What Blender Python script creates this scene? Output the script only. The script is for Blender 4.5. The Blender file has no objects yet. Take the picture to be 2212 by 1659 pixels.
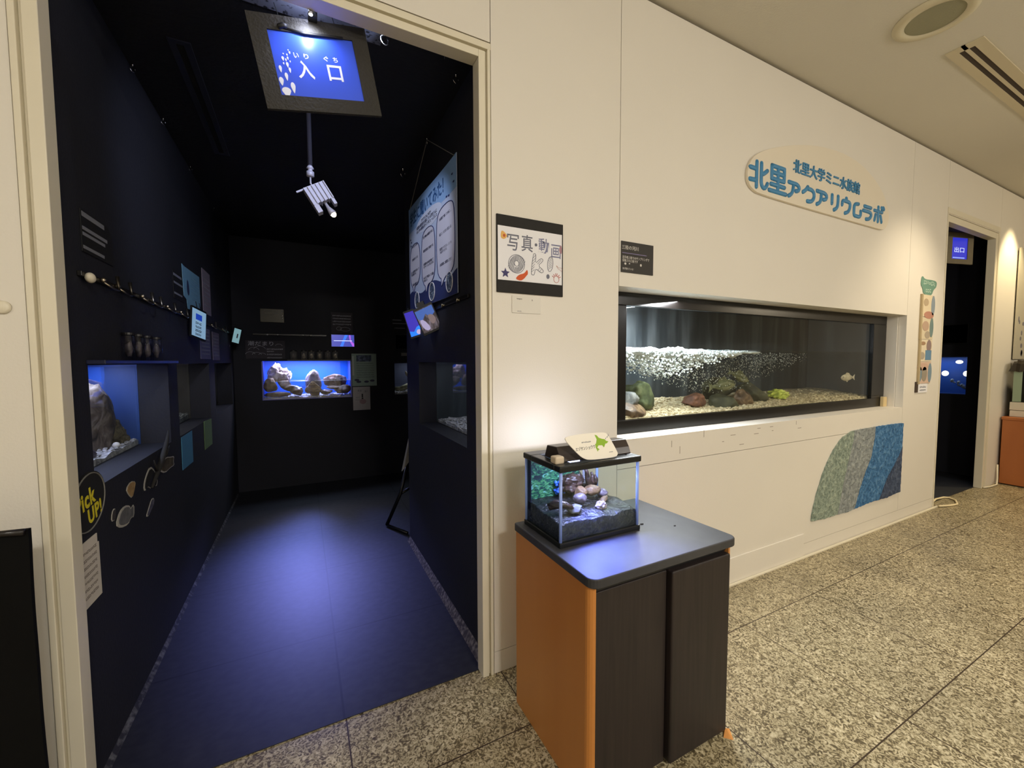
import bpy, bmesh, math, random
from mathutils import Vector, Matrix, noise
S = bpy.context.scene
COL = S.collection
PI = math.pi
R = math.radians

# ---------------------------------------------------------------- camera
YAW, PITCH, ROLL = 0.47048, 0.055685, -0.003818
fw = Vector((math.sin(YAW)*math.cos(PITCH), math.cos(YAW)*math.cos(PITCH), -math.sin(PITCH)))
rt = Vector((math.cos(YAW), -math.sin(YAW), 0))
up = rt.cross(fw)
rt2 = rt*math.cos(ROLL) + up*math.sin(ROLL)
up2 = -rt*math.sin(ROLL) + up*math.cos(ROLL)
cd = bpy.data.cameras.new('camera')
cam = bpy.data.objects.new('camera', cd); COL.objects.link(cam)
cd.sensor_fit = 'HORIZONTAL'; cd.sensor_width = 36.0
cd.lens = 36.0*891.36/2212
cd.clip_start = 0.02
m = Matrix((rt2, up2, -fw)).transposed().to_4x4()
m.translation = Vector((0, -1.482, 1.28))
cam.matrix_world = m
S.camera = cam

# ---------------------------------------------------------------- world, exposure
W = bpy.data.worlds.new('world'); S.world = W; W.use_nodes = True
W.node_tree.nodes['Background'].inputs[0].default_value = (0.9, 0.8, 0.65, 1)
W.node_tree.nodes['Background'].inputs[1].default_value = 0.02
S.view_settings.view_transform = 'Standard'
S.view_settings.look = 'None'
S.view_settings.gamma = 1
S.view_settings.use_curve_mapping = False
S.view_settings.exposure = 0.22
S.cycles.max_bounces = 8
S.cycles.transparent_max_bounces = 16
S.cycles.caustics_reflective = False
S.cycles.caustics_refractive = False
S.cycles.sample_clamp_indirect = 4.0

# ---------------------------------------------------------------- lights
def light(name, kind, loc, energy, color, size=0.1, target=None, size_y=None, spot=60, blend=0.5, parent=None):
    d = bpy.data.lights.new(name, kind); d.energy = energy; d.color = color
    if kind == 'AREA':
        d.shape = 'RECTANGLE' if size_y else 'DISK'; d.size = size
        if size_y: d.size_y = size_y
    else:
        d.shadow_soft_size = size
    if kind == 'SPOT': d.spot_size = R(spot); d.spot_blend = blend
    o = bpy.data.objects.new(name, d); COL.objects.link(o); o.location = loc
    if target is not None:
        o.rotation_euler = (Vector(target)-Vector(loc)).to_track_quat('-Z', 'Y').to_euler()
    if parent: o.parent = parent
    return o
WARM = (1.0, 0.84, 0.60); NEUT = (1.0, 0.955, 0.885); COOL = (0.62, 0.68, 1.0)
# the hall's lamps, out of view; point lights are added fill for the ceiling
light('hall_lamp_entrance', 'AREA', (0.55, -3.6, 2.92), 70, NEUT, 0.5, (0.55, -3.0, 0))
light('hall_fill_entrance', 'POINT', (0.9, -3.3, 2.25), 46, NEUT, 0.16)
light('hall_fill_middle', 'POINT', (3.6, -3.0, 2.25), 50, NEUT, 0.16)
light('hall_fill_far', 'POINT', (6.6, -2.4, 2.25), 36, WARM, 0.16)
light('hall_fill_left', 'POINT', (-1.9, -2.9, 2.25), 26, NEUT, 0.16)
light('poster_fill_spot', 'SPOT', (-.3, .085, 2.46), 26, (.78, .84, 1.0), .02, (.64, .74, 1.85), spot=36, blend=.6)  # unseen dark-room spot added behind the door head to brighten the poster
light('left_wall_fill_spot', 'SPOT', (.3, .085, 2.46), 30, (.62, .70, 1.0), .02, (-.58, 1.3, 1.85), spot=66, blend=1.0)  # unseen fill added for the left dark wall and its bluish sheen
light('hall_downlight_wall', 'SPOT', (4.3, -0.8, 2.92), 85, WARM, 0.06, (4.15, -0.2, 0.9), spot=86, blend=0.9)
light('hall_downlight_floor', 'SPOT', (3.6, -2.2, 2.92), 60, WARM, 0.06, (3.2, -1.5, 0), spot=80, blend=0.9)
light('hall_downlight_corner', 'SPOT', (6.35, -0.3, 2.92), 100, (1, .8, .46), 0.05, (6.38, -0.12, 1.2), spot=70, blend=0.5)

# ---------------------------------------------------------------- materials
def lin(c):
    c = c/255.0
    return c/12.92 if c <= 0.04045 else ((c+0.055)/1.055)**2.4
def rgb(r, g, b): return (lin(r), lin(g), lin(b), 1)
MATS = {}
def mat(name, c, rough=0.5, metal=0.0, var=0.0, scale=8.0, bump=0.0, bscale=60.0, spec=0.5, trans=0.0, sheen=0.0):
    if name in MATS: return MATS[name]
    M = bpy.data.materials.new(name); M.use_nodes = True
    n = M.node_tree.nodes; l = M.node_tree.links; b = n['Principled BSDF']
    col = rgb(*c) if max(c) > 1.001 else (*c, 1)
    b.inputs['Base Color'].default_value = col
    b.inputs['Roughness'].default_value = rough
    b.inputs['Metallic'].default_value = metal
    b.inputs['Specular IOR Level'].default_value = spec
    b.inputs['Sheen Weight'].default_value = sheen
    tc = n.new('ShaderNodeTexCoord')
    if var or bump:
        nz = n.new('ShaderNodeTexNoise'); nz.inputs['Scale'].default_value = scale; nz.inputs['Detail'].default_value = 6
        l.new(tc.outputs['Object'], nz.inputs['Vector'])
        if var:
            mx = n.new('ShaderNodeMix'); mx.data_type = 'RGBA'
            mx.inputs[6].default_value = tuple(max(0, x*(1-var)) for x in col[:3])+(1,)
            mx.inputs[7].default_value = tuple(min(1, x*(1+var)) for x in col[:3])+(1,)
            l.new(nz.outputs['Fac'], mx.inputs[0]); l.new(mx.outputs[2], b.inputs['Base Color'])
    if bump:
        n2 = n.new('ShaderNodeTexNoise'); n2.inputs['Scale'].default_value = bscale; n2.inputs['Detail'].default_value = 4
        l.new(tc.outputs['Object'], n2.inputs['Vector'])
        bp = n.new('ShaderNodeBump'); bp.inputs['Strength'].default_value = bump; bp.inputs['Distance'].default_value = 0.01
        l.new(n2.outputs['Fac'], bp.inputs['Height']); l.new(bp.outputs['Normal'], b.inputs['Normal'])
    MATS[name] = M
    return M
def emit(name, c, strength):
    if name in MATS: return MATS[name]
    M = bpy.data.materials.new(name); M.use_nodes = True
    b = M.node_tree.nodes['Principled BSDF']
    col = rgb(*c)
    b.inputs['Base Color'].default_value = (0.02, 0.02, 0.02, 1)
    b.inputs['Roughness'].default_value = 0.25
    b.inputs['Emission Color'].default_value = col
    b.inputs['Emission Strength'].default_value = strength
    MATS[name] = M
    return M
def pane(name, tint=(0.97, 0.99, 0.98), ior=1.45, rough=0.0, body=0.0, bodycol=(.5, .6, .6)):
    M = bpy.data.materials.new(name); M.use_nodes = True
    n = M.node_tree.nodes; l = M.node_tree.links; n.remove(n['Principled BSDF'])
    t = n.new('ShaderNodeBsdfTransparent'); t.inputs[0].default_value = (*tint, 1)
    g = n.new('ShaderNodeBsdfGlossy'); g.inputs['Roughness'].default_value = rough
    f = n.new('ShaderNodeLayerWeight'); f.inputs['Blend'].default_value = .5
    pw = n.new('ShaderNodeMath'); pw.operation = 'POWER'; l.new(f.outputs['Facing'], pw.inputs[0]); pw.inputs[1].default_value = 5
    r0 = ((ior-1)/(ior+1))**2
    ml = n.new('ShaderNodeMath'); ml.operation = 'MULTIPLY_ADD'; l.new(pw.outputs[0], ml.inputs[0]); ml.inputs[1].default_value = .6; ml.inputs[2].default_value = r0
    mx = n.new('ShaderNodeMixShader'); l.new(ml.outputs[0], mx.inputs[0])
    src = t.outputs[0]
    if body:
        d = n.new('ShaderNodeBsdfDiffuse'); d.inputs[0].default_value = (*bodycol, 1)
        m2 = n.new('ShaderNodeMixShader'); m2.inputs[0].default_value = body
        l.new(t.outputs[0], m2.inputs[1]); l.new(d.outputs[0], m2.inputs[2]); src = m2.outputs[0]
    l.new(src, mx.inputs[1]); l.new(g.outputs[0], mx.inputs[2])
    l.new(mx.outputs[0], n['Material Output'].inputs[0])
    MATS[name] = M
    return M

def granite():
    M = bpy.data.materials.new('granite_tiles'); M.use_nodes = True
    n = M.node_tree.nodes; l = M.node_tree.links; b = n['Principled BSDF']
    tc = n.new('ShaderNodeTexCoord')
    nz = n.new('ShaderNodeTexNoise'); nz.inputs['Scale'].default_value = 66; nz.inputs['Detail'].default_value = 4
    nz.inputs['Distortion'].default_value = 1.8
    l.new(tc.outputs['Object'], nz.inputs['Vector'])
    cr = n.new('ShaderNodeValToRGB'); e = cr.color_ramp.elements
    e[0].position = 0.34; e[0].color = rgb(80, 70, 52)
    e[1].position = 0.68; e[1].color = rgb(214, 201, 168)
    k = e.new(0.44); k.color = rgb(116, 104, 78)
    k = e.new(0.5); k.color = rgb(164, 151, 117)
    l.new(nz.outputs['Fac'], cr.inputs[0])
    n3 = n.new('ShaderNodeTexNoise'); n3.inputs['Scale'].default_value = 3.0; n3.inputs['Detail'].default_value = 3
    l.new(tc.outputs['Object'], n3.inputs['Vector'])
    mv = n.new('ShaderNodeMix'); mv.data_type = 'RGBA'; mv.blend_type = 'MULTIPLY'; mv.inputs[0].default_value = 1
    c2 = n.new('ShaderNodeValToRGB'); c2.color_ramp.elements[0].color = (.72, .72, .72, 1); c2.color_ramp.elements[0].position = .3; c2.color_ramp.elements[1].position = .7
    l.new(n3.outputs['Fac'], c2.inputs[0]); l.new(cr.outputs[0], mv.inputs[6]); l.new(c2.outputs[0], mv.inputs[7])
    grooves(M, tc, mv.outputs[2], b, (0.106, 0.591), (-0.273, 0.597), rgb(60, 48, 36), 0.0022)
    b.inputs['Roughness'].default_value = 0.36
    b.inputs['Specular IOR Level'].default_value = 0.35
    return M
def grooves(M, tc, colsock, b, gx, gy, gcol, wid):
    n = M.node_tree.nodes; l = M.node_tree.links
    sp = n.new('ShaderNodeSeparateXYZ'); l.new(tc.outputs['Object'], sp.inputs[0])
    outs = []
    for ax, (o0, T) in ((0, gx), (1, gy)):
        s = n.new('ShaderNodeMath'); s.operation = 'SUBTRACT'; l.new(sp.outputs[ax], s.inputs[0]); s.inputs[1].default_value = o0
        p = n.new('ShaderNodeMath'); p.operation = 'PINGPONG'; l.new(s.outputs[0], p.inputs[0]); p.inputs[1].default_value = T/2
        c = n.new('ShaderNodeMath'); c.operation = 'LESS_THAN'; l.new(p.outputs[0], c.inputs[0]); c.inputs[1].default_value = wid
        outs.append(c.outputs[0])
    mx = n.new('ShaderNodeMath'); mx.operation = 'MAXIMUM'; l.new(outs[0], mx.inputs[0]); l.new(outs[1], mx.inputs[1])
    m2 = n.new('ShaderNodeMix'); m2.data_type = 'RGBA'; l.new(mx.outputs[0], m2.inputs[0])
    l.new(colsock, m2.inputs[6]); m2.inputs[7].default_value = gcol
    l.new(m2.outputs[2], b.inputs['Base Color'])
    bp = n.new('ShaderNodeBump'); bp.inputs['Strength'].default_value = 0.5; bp.inputs['Distance'].default_value = 0.002; bp.invert = True
    l.new(mx.outputs[0], bp.inputs['Height']); l.new(bp.outputs['Normal'], b.inputs['Normal'])
def darkfloor():
    M = bpy.data.materials.new('dark_vinyl_tiles'); M.use_nodes = True
    n = M.node_tree.nodes; l = M.node_tree.links; b = n['Principled BSDF']
    tc = n.new('ShaderNodeTexCoord')
    nz = n.new('ShaderNodeTexNoise'); nz.inputs['Scale'].default_value = 30; nz.inputs['Detail'].default_value = 8
    mp = n.new('ShaderNodeMapping'); mp.inputs['Scale'].default_value = (.8, 1.2, 1)
    l.new(tc.outputs['Object'], mp.inputs[0]); l.new(mp.outputs[0], nz.inputs['Vector'])
    cr = n.new('ShaderNodeValToRGB'); e = cr.color_ramp.elements
    e[0].position = .35; e[0].color = (.012, .0125, .016, 1); e[1].position = .75; e[1].color = (.024, .025, .03, 1)
    l.new(nz.outputs['Fac'], cr.inputs[0])
    grooves(M, tc, cr.outputs[0], b, (0.1, 0.68), (1.25, 0.678), (.003, .003, .004, 1), 0.004)
    b.inputs['Roughness'].default_value = 0.55
    b.inputs['Specular IOR Level'].default_value = .5
    return M
def worn(name, base, flake, lo=.5, hi=.6, scale=35):
    M = bpy.data.materials.new(name); M.use_nodes = True
    n = M.node_tree.nodes; l = M.node_tree.links; b = n['Principled BSDF']
    tc = n.new('ShaderNodeTexCoord'); nz = n.new('ShaderNodeTexNoise'); nz.inputs['Scale'].default_value = scale; nz.inputs['Detail'].default_value = 8
    l.new(tc.outputs['Object'], nz.inputs['Vector'])
    cr = n.new('ShaderNodeValToRGB'); e = cr.color_ramp.elements
    e[0].position = lo; e[0].color = rgb(*base); e[1].position = hi; e[1].color = rgb(*flake)
    l.new(nz.outputs['Fac'], cr.inputs[0]); l.new(cr.outputs[0], b.inputs['Base Color']); b.inputs['Roughness'].default_value = .7
    return M
def multi(name, cols, scale, rough=.6, stretch=(1, 1, 1), dist=0.5, bump=0):
    M = bpy.data.materials.new(name); M.use_nodes = True
    n = M.node_tree.nodes; l = M.node_tree.links; b = n['Principled BSDF']
    tc = n.new('ShaderNodeTexCoord'); nz = n.new('ShaderNodeTexNoise'); nz.inputs['Scale'].default_value = scale; nz.inputs['Detail'].default_value = 6
    nz.inputs['Distortion'].default_value = dist
    mp = n.new('ShaderNodeMapping'); mp.inputs['Scale'].default_value = stretch
    l.new(tc.outputs['Object'], mp.inputs[0]); l.new(mp.outputs[0], nz.inputs['Vector'])
    cr = n.new('ShaderNodeValToRGB'); e = cr.color_ramp.elements
    k = len(cols)
    e[0].position = .3; e[0].color = rgb(*cols[0]); e[1].position = .7; e[1].color = rgb(*cols[-1])
    for i in range(1, k-1):
        q = e.new(.3+.4*i/(k-1)); q.color = rgb(*cols[i])
    l.new(nz.outputs['Fac'], cr.inputs[0]); l.new(cr.outputs[0], b.inputs['Base Color']); b.inputs['Roughness'].default_value = rough
    if bump:
        bp = n.new('ShaderNodeBump'); bp.inputs['Strength'].default_value = bump; bp.inputs['Distance'].default_value = .02
        l.new(nz.outputs['Fac'], bp.inputs['Height']); l.new(bp.outputs['Normal'], b.inputs['Normal'])
    return M

WHITE = mat('white_wall_paint', (226, 220, 208), .55, var=.03, scale=2.5, bump=.05, bscale=160)
CEIL = mat('ceiling_paint', (208, 202, 186), .8, var=.03, scale=1.5, bump=.08, bscale=120)
FRAME = mat('cream_frame_paint', (224, 216, 194), .4, var=.05, scale=6)
DARK = mat('dark_navy_paint', (17, 18, 29), .75, var=.25, scale=3, bump=.1, bscale=90)
DARK2 = mat('black_ceiling_paint', (20, 20, 24), .7, var=.3, scale=14, bump=.2, bscale=50)
BLACK = mat('black_paint', (16, 16, 17), .5)
BLACKM = mat('black_card', (34, 32, 30), .85, var=.2, scale=30)
GLOSSBLACK = mat('gloss_black_frame', (12, 10, 9), .25, var=.2, scale=4, spec=.35)
GAP = mat('shadow_gap', (70, 55, 38), .9)
PAPER = mat('white_paper', (234, 233, 236), .7, var=.02)
INK = mat('black_ink', (30, 30, 36), .7)
INKG = mat('grey_pencil', (110, 112, 126), .8)
SIGNW = mat('sign_white', (228, 218, 198), .45)
SIGNB = mat('sign_blue', (62, 132, 178), .4)
SIGNB2 = mat('sign_pale_blue', (150, 190, 205), .5)
CHROME = mat('chrome', (200, 200, 205), .18, metal=1)
GREYM = mat('grey_lamp_metal', (186, 184, 196), .4, metal=.1)
GLASS = pane('aquarium_glass')
GLASSG = pane('tank_glass_greenish', (0.93, 0.97, 0.96), 1.4, body=.006, bodycol=(.5, .7, .75))
GEDGE = mat('silicone_blue_glow', (150, 176, 248), .25)  # blue lamp glow of the corner seals is put into the colour
CHALK = mat('chalk', (190, 190, 200), .9)
CHALKB = mat('chalkboard', (62, 58, 64), .9, var=.2, scale=20)
DRED = mat('orange_brown', (190, 84, 46), .7)

# ---------------------------------------------------------------- geometry helpers
class MB:
    """collects shapes of ONE part, in the local frame of its thing"""
    def __init__(s): s.v = []; s.f = []
    def add(s, vs, fs):
        k = len(s.v); s.v += [tuple(p) for p in vs]; s.f += [tuple(i+k for i in q) for q in fs]; return s
    def box(s, x0, x1, y0, y1, z0, z1):
        vs = [(x, y, z) for x in (x0, x1) for y in (y0, y1) for z in (z0, z1)]
        return s.add(vs, [(0, 1, 3, 2), (4, 6, 7, 5), (0, 4, 5, 1), (2, 3, 7, 6), (0, 2, 6, 4), (1, 5, 7, 3)])
    def quad(s, a, b, c, d): return s.add([a, b, c, d], [(0, 1, 2, 3)])
    def prism(s, pts, y0, y1):
        """outline in x,z extruded from y0 (viewer's side) to y1"""
        n = len(pts)
        a = sum(pts[i][0]*pts[(i+1) % n][1]-pts[(i+1) % n][0]*pts[i][1] for i in range(n))
        if a < 0: pts = pts[::-1]
        vs = [(x, y0, z) for x, z in pts]+[(x, y1, z) for x, z in pts]
        fs = [tuple(range(n)), tuple(range(2*n-1, n-1, -1))]
        fs += [(i, i+n, (i+1) % n+n, (i+1) % n) for i in range(n)]
        return s.add(vs, fs)
    def prism_z(s, pts, z0, z1):
        n = len(pts)
        a = sum(pts[i][0]*pts[(i+1) % n][1]-pts[(i+1) % n][0]*pts[i][1] for i in range(n))
        if a < 0: pts = pts[::-1]
        vs = [(x, y, z1) for x, y in pts]+[(x, y, z0) for x, y in pts]
        fs = [tuple(range(n)), tuple(range(2*n-1, n-1, -1))]
        fs += [(i, i+n, (i+1) % n+n, (i+1) % n) for i in range(n)]
        return s.add(vs, fs)
    def tube(s, pts, r, n=8, close=False):
        pts = [Vector(p) for p in pts]; rs = r if isinstance(r, (list, tuple)) else [r]*len(pts)
        rings = []; ref = None
        for i, p in enumerate(pts):
            a = pts[max(i-1, 0)]; b = pts[min(i+1, len(pts)-1)]
            t = (b-a).normalized()
            if ref is None: ref = Vector((0, 0, 1)) if abs(t.z) < .9 else Vector((1, 0, 0))
            u = t.cross(ref).normalized(); w = u.cross(t); ref = w if abs(w.dot(t)) < .5 else ref
            rings.append([p+(u*math.cos(2*PI*k/n)+w*math.sin(2*PI*k/n))*rs[i] for k in range(n)])
        vs = [q for g in rings for q in g]; fs = []
        for i in range(len(pts)-1):
            for k in range(n):
                fs.append((i*n+k, i*n+(k+1) % n, (i+1)*n+(k+1) % n, (i+1)*n+k))
        fs.append(tuple(range(n-1, -1, -1))); fs.append(tuple(range((len(pts)-1)*n, len(pts)*n)))
        return s.add(vs, fs)
    def lathe(s, prof, c=(0, 0, 0), n=20, axis='z'):
        vs = []; fs = []
        for r_, h in prof:
            for k in range(n):
                a = 2*PI*k/n; x, y = r_*math.cos(a), r_*math.sin(a)
                q = (x, y, h) if axis == 'z' else ((h, x, y) if axis == 'x' else (x, h, y))
                vs.append((c[0]+q[0], c[1]+q[1], c[2]+q[2]))
        for i in range(len(prof)-1):
            for k in range(n): fs.append((i*n+k, i*n+(k+1) % n, (i+1)*n+(k+1) % n, (i+1)*n+k))
        fs.append(tuple(range(n-1, -1, -1))); fs.append(tuple(range((len(prof)-1)*n, len(prof)*n)))
        return s.add(vs, fs)
    def ball(s, c, r, sub=2, amp=0, freq=1, seed=0, flat=None):
        bm = bmesh.new(); bmesh.ops.create_icosphere(bm, subdivisions=sub, radius=1)
        rr = r if isinstance(r, (list, tuple)) else (r, r, r); off = Vector((seed*3.7, seed*1.3, seed*7.1)); vs = []
        for v in bm.verts:
            p = v.co.copy()
            if amp: p *= 1+amp*noise.noise(p*freq+off)+amp*.45*noise.noise(p*freq*2.7+off)
            z = p.z
            if flat is not None and z < -flat: z = -flat+(z+flat)*.15
            vs.append((c[0]+p.x*rr[0], c[1]+p.y*rr[1], c[2]+z*rr[2]))
        fs = [tuple(v.index for v in f.verts) for f in bm.faces]; bm.free()
        return s.add(vs, fs)
    def build(s, name, m, parent=None, smooth=False, bevel=0, kind=None):
        me = bpy.data.meshes.new(name); me.from_pydata(s.v, [], s.f)
        bm = bmesh.new(); bm.from_mesh(me); bmesh.ops.recalc_face_normals(bm, faces=bm.faces); bm.to_mesh(me); bm.free()
        if smooth: me.polygons.foreach_set('use_smooth', [True]*len(me.polygons))
        me.materials.append(m)
        o = bpy.data.objects.new(name, me); COL.objects.link(o)
        if parent: o.parent = parent
        if bevel:
            b = o.modifiers.new('bevel', 'BEVEL'); b.width = bevel; b.segments = 3; b.limit_method = 'ANGLE'; b.angle_limit = R(40)
        if kind: o['kind'] = kind
        return o

def tag(o, label, cat, group=None):
    o['label'] = label; o['category'] = cat
    if group: o['group'] = group
    return o
def thing(name, label, cat, loc=(0, 0, 0), rotz=0, group=None, rot=None):
    o = bpy.data.objects.new(name, None); COL.objects.link(o); o.empty_display_size = .05
    o.location = loc; o.rotation_euler = rot if rot else (0, 0, rotz)
    return tag(o, label, cat, group)
def struct(name, mb, m, **k):
    o = mb.build(name, m, **k); o['kind'] = 'structure'; return o
def dup(root, loc, label=None, rotz=None):
    r = root.copy(); COL.objects.link(r); r.location = loc
    if rotz is not None: r.rotation_euler = (0, 0, rotz)
    if label: r['label'] = label
    for ch in root.children:
        c = ch.copy(); COL.objects.link(c); c.parent = r
        for g in ch.children:
            d = g.copy(); COL.objects.link(d); d.parent = c
    return r
def text(name, body, cx, cz, w, h, m, parent, y=-.001, depth=.0005, bold=0.0, bevel=0.0, spacing=1.0, align='CENTER', line=1.0):
    """lettering in the x,z plane facing -y, fitted into w x h (None = keep the ratio)"""
    c = bpy.data.curves.new(name, 'FONT'); c.body = body; c.align_x = align; c.offset = bold; c.space_character = spacing
    c.space_line = line; c.extrude = .02; c.bevel_depth = bevel; c.resolution_u = 3
    t = bpy.data.objects.new(name, c); COL.objects.link(t)
    bpy.context.view_layer.update()
    me = bpy.data.meshes.new_from_object(t.evaluated_get(bpy.context.evaluated_depsgraph_get()))
    bpy.data.objects.remove(t); bpy.data.curves.remove(c)
    xs = [v.co.x for v in me.vertices]; ys = [v.co.y for v in me.vertices]; zs = [v.co.z for v in me.vertices]
    x0, x1, y0, y1 = min(xs), max(xs), min(ys), max(ys); zr = max(zs)-min(zs)
    sx = w/(x1-x0) if w else None; sy = h/(y1-y0) if h else None
    sx = sx or sy; sy = sy or sx; sz = depth/zr
    for v in me.vertices:
        p = v.co
        v.co = ((p.x-(x0+x1)/2)*sx+cx, y-(p.z-min(zs))*sz, (p.y-(y0+y1)/2)*sy+cz)
    me.name = name; me.materials.clear(); me.materials.append(m)
    o = bpy.data.objects.new(name, me); COL.objects.link(o); o.parent = parent
    return o
def lines(rows, m, parent, y=-.001, name='small_print', jag=0, seed=1):
    """rows of small print too small to read: (x0, x1, z, height)"""
    rnd = random.Random(seed); mb = MB()
    for x0, x1, z, h in rows:
        x = x0
        while x < x1-h*.3:
            wd = min(h*rnd.uniform(.6, 1.0), x1-x)
            hh = h*rnd.uniform(.55, 1.0); dz = rnd.uniform(-.5, .5)*(h-hh)
            mb.box(x, x+wd, y, y+.0006, z+dz-hh/2, z+dz-hh/2+hh*.3)
            mb.box(x, x+wd, y, y+.0006, z+dz+hh/2-hh*.25, z+dz+hh/2)
            q = x+wd*rnd.uniform(.2, .8)
            mb.box(q-wd*.12, q+wd*.12, y, y+.0006, z+dz-hh/2, z+dz+hh/2)
            x += wd+h*.22
    return mb.build(name, m, parent)
def ell(cx, cz, rx, rz, n=28, a0=0, rot=0):
    out = []
    for k in range(n):
        a = a0+2*PI*k/n; x, z = rx*math.cos(a), rz*math.sin(a)
        out.append((cx+x*math.cos(rot)-z*math.sin(rot), cz+x*math.sin(rot)+z*math.cos(rot)))
    return out
def rrect(x0, x1, z0, z1, r, n=5):
    out = []
    for cx, cz, a in ((x1-r, z1-r, 0), (x0+r, z1-r, 90), (x0+r, z0+r, 180), (x1-r, z0+r, 270)):
        for k in range(n+1):
            t = R(a+90*k/n); out.append((cx+r*math.cos(t), cz+r*math.sin(t)))
    return out
def outline(pts, wid, y, m, parent, name='outline', closed=True):
    mb = MB(); P = list(pts)+([pts[0]] if closed else [])
    mb.tube([(x, y, z) for x, z in P], wid, 5)
    return mb.build(name, m, parent)
def scale_poly(p, s, cx=None, cz=None):
    cx = cx if cx is not None else sum(q[0] for q in p)/len(p); cz = cz if cz is not None else sum(q[1] for q in p)/len(p)
    return [(cx+(x-cx)*s, cz+(z-cz)*s) for x, z in p]
LW, RW = R(90), R(-90)      # things on the left / right inner walls: local x runs to the viewer's right
XL, XR, YB = -.585, .655, 3.28

# ================================================================ THE SETTING
H = 2.94
struct('floor', MB().box(-3.2, 9.5, -5.6, .048, -.1, 0), granite())
struct('floor', MB().box(-1.2, 6.7, .048, 3.6, -.1, .003), darkfloor())
struct('ceiling', MB().box(-3.2, 9.5, -5.6, .05, H, H+.1), CEIL)
struct('ceiling', MB().box(-1.2, 6.7, .06, 3.6, 2.48, 2.58), DARK2)
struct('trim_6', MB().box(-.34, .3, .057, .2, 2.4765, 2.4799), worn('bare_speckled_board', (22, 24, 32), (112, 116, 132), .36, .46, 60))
g = .0015
w = MB()
w.box(-3.2, -.612, 0, .05, 0, 2.925)                     # left of the entrance
w.box(-.612+g, .667-g, 0, .05, 2.478, 2.925)             # over the entrance
w.box(.667+g, 1.304-g, 0, .05, .092, 2.925)
w.box(1.304+g, 4.188-g, 0, .05, 1.622, 2.925)            # over the big aquarium
w.box(1.304+g, 4.188-g, 0, .135, .767+g, .906)           # sill
w.box(1.304+g, 4.188-g, 0, .05, .084, .767-g)
w.box(4.188+g, 4.835-g, 0, .05, .084, 2.925)
w.box(4.835+g, 6.07-g, 0, .05, 2.495, 2.925)
w.box(6.07+g, 9.5, 0, .05, 0, 2.925)
w.box(1.304+g, 4.188-g, .05, .135, 1.622, 1.66)          # recess head
w.box(4.175, 4.188-g, .05, .135, .906, 1.622)            # recess sides
w.box(1.25, 1.304+g, .05, .135, .906, 1.622)
struct('wall_front', w, WHITE)
sc_ = MB(); rnd = random.Random(5)
for x, z in ((1.66, .84), (1.72, .8), (1.9, .87), (2.05, .83), (2.12, .86), (2.33, .85), (2.36, .88), (2.48, .88), (2.5, .855), (2.75, .875), (2.77, .85), (2.2, .8)):
    l_ = rnd.uniform(.015, .045)
    if rnd.random() < .7: sc_.box(x, x+l_, -.0006, .0005, z, z+.003)
    else: sc_.box(x, x+.003, -.0006, .0005, z, z+l_)
sc_.build('scuff_marks', mat('scuff_grey', (150, 138, 124), .8), bpy.data.objects['wall_front'])
struct('trim_4', MB().box(-.66, 9.5, .012, .05, 2.925, H-.0005).box(-3.2, -.66, .012, .05, 2.925, H-.0005).box(-3.2, -.615, .02, .049, 2.924, 2.9255), GAP)
b = MB().box(.668, 1.303, 0, .05, 0, .089).box(1.306, 4.834, .001, .05, 0, .081)
struct('baseboard_front', b, WHITE)
struct('baseboard_front', MB().box(1.31, 2.872, -.007, 0, .006, .155), WHITE, bevel=.003)  # extra raised piece; its right end stands in for the tank light's edge
struct('trim_5', MB().box(1.306, 4.9, -.022, -.0075, 0, .007), FRAME)
# inner rooms
def holed(name, horiz0, horiz1, d0, d1, z0, z1, holes, axis):
    """wall along y (axis 'y', thickness in x) with openings"""
    mb = MB(); cur = horiz0
    for a, b_, lo, hi in holes:
        mb.box(d0, d1, cur, a, z0, z1); mb.box(d0, d1, a, b_, z0, lo); mb.box(d0, d1, a, b_, hi, z1); cur = b_
    mb.box(d0, d1, cur, horiz1, z0, z1)
    return struct(name, mb, DARK)
holed('wall_left', .056, 3.28, -.70, XL, .003, 2.48, [(.236, 1.08, .888, 1.272), (1.245, 2.09, .888, 1.272), (2.29, 3.13, .888, 1.272)], 'y')
holed('wall_right', .056, 1.42, XR, .765, .003, 2.48, [(.257, 1.095, .888, 1.275)], 'y')
wb = MB()
wb.box(-1.2, -.357, YB, 3.38, .003, 2.48); wb.box(-.357, .477, YB, 3.38, .003, .895); wb.box(-.357, .477, YB, 3.38, 1.289, 2.48)
wb.box(.477, .932, YB, 3.38, .003, 2.48); wb.box(.932, 1.77, YB, 3.38, .003, .905); wb.box(.932, 1.77, YB, 3.38, 1.26, 2.48); wb.box(1.77, 6.7, YB, 3.38, .003, 2.48)
struct('wall_back', wb, DARK)
we = MB().box(2.3, 2.4, 1.0, YB, .003, 2.48)
struct('wall_partition', we, DARK)
we2 = MB()
we2.box(6.475, 6.575, .05, .285, .003, 2.48); we2.box(6.475, 6.575, .285, .85, .003, .89); we2.box(6.475, 6.575, .285, .85, 1.305, 2.48); we2.box(6.475, 6.575, .85, YB, .003, 2.48)
struct('wall_far_right', we2, DARK)
struct('baseboard_right', MB().add([(XR, .056, .003), (XR, 1.42, .003), (XR-.026, .056, .003), (XR-.02, 1.42, .003), (XR, .056, .04), (XR, 1.42, .035)],
       [(2, 3, 5, 4), (0, 2, 4), (1, 5, 3), (0, 1, 3, 2), (0, 4, 5, 1)]), worn('scuffed_skirting', (66, 60, 60), (150, 142, 132), .42, .72, 60))
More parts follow.
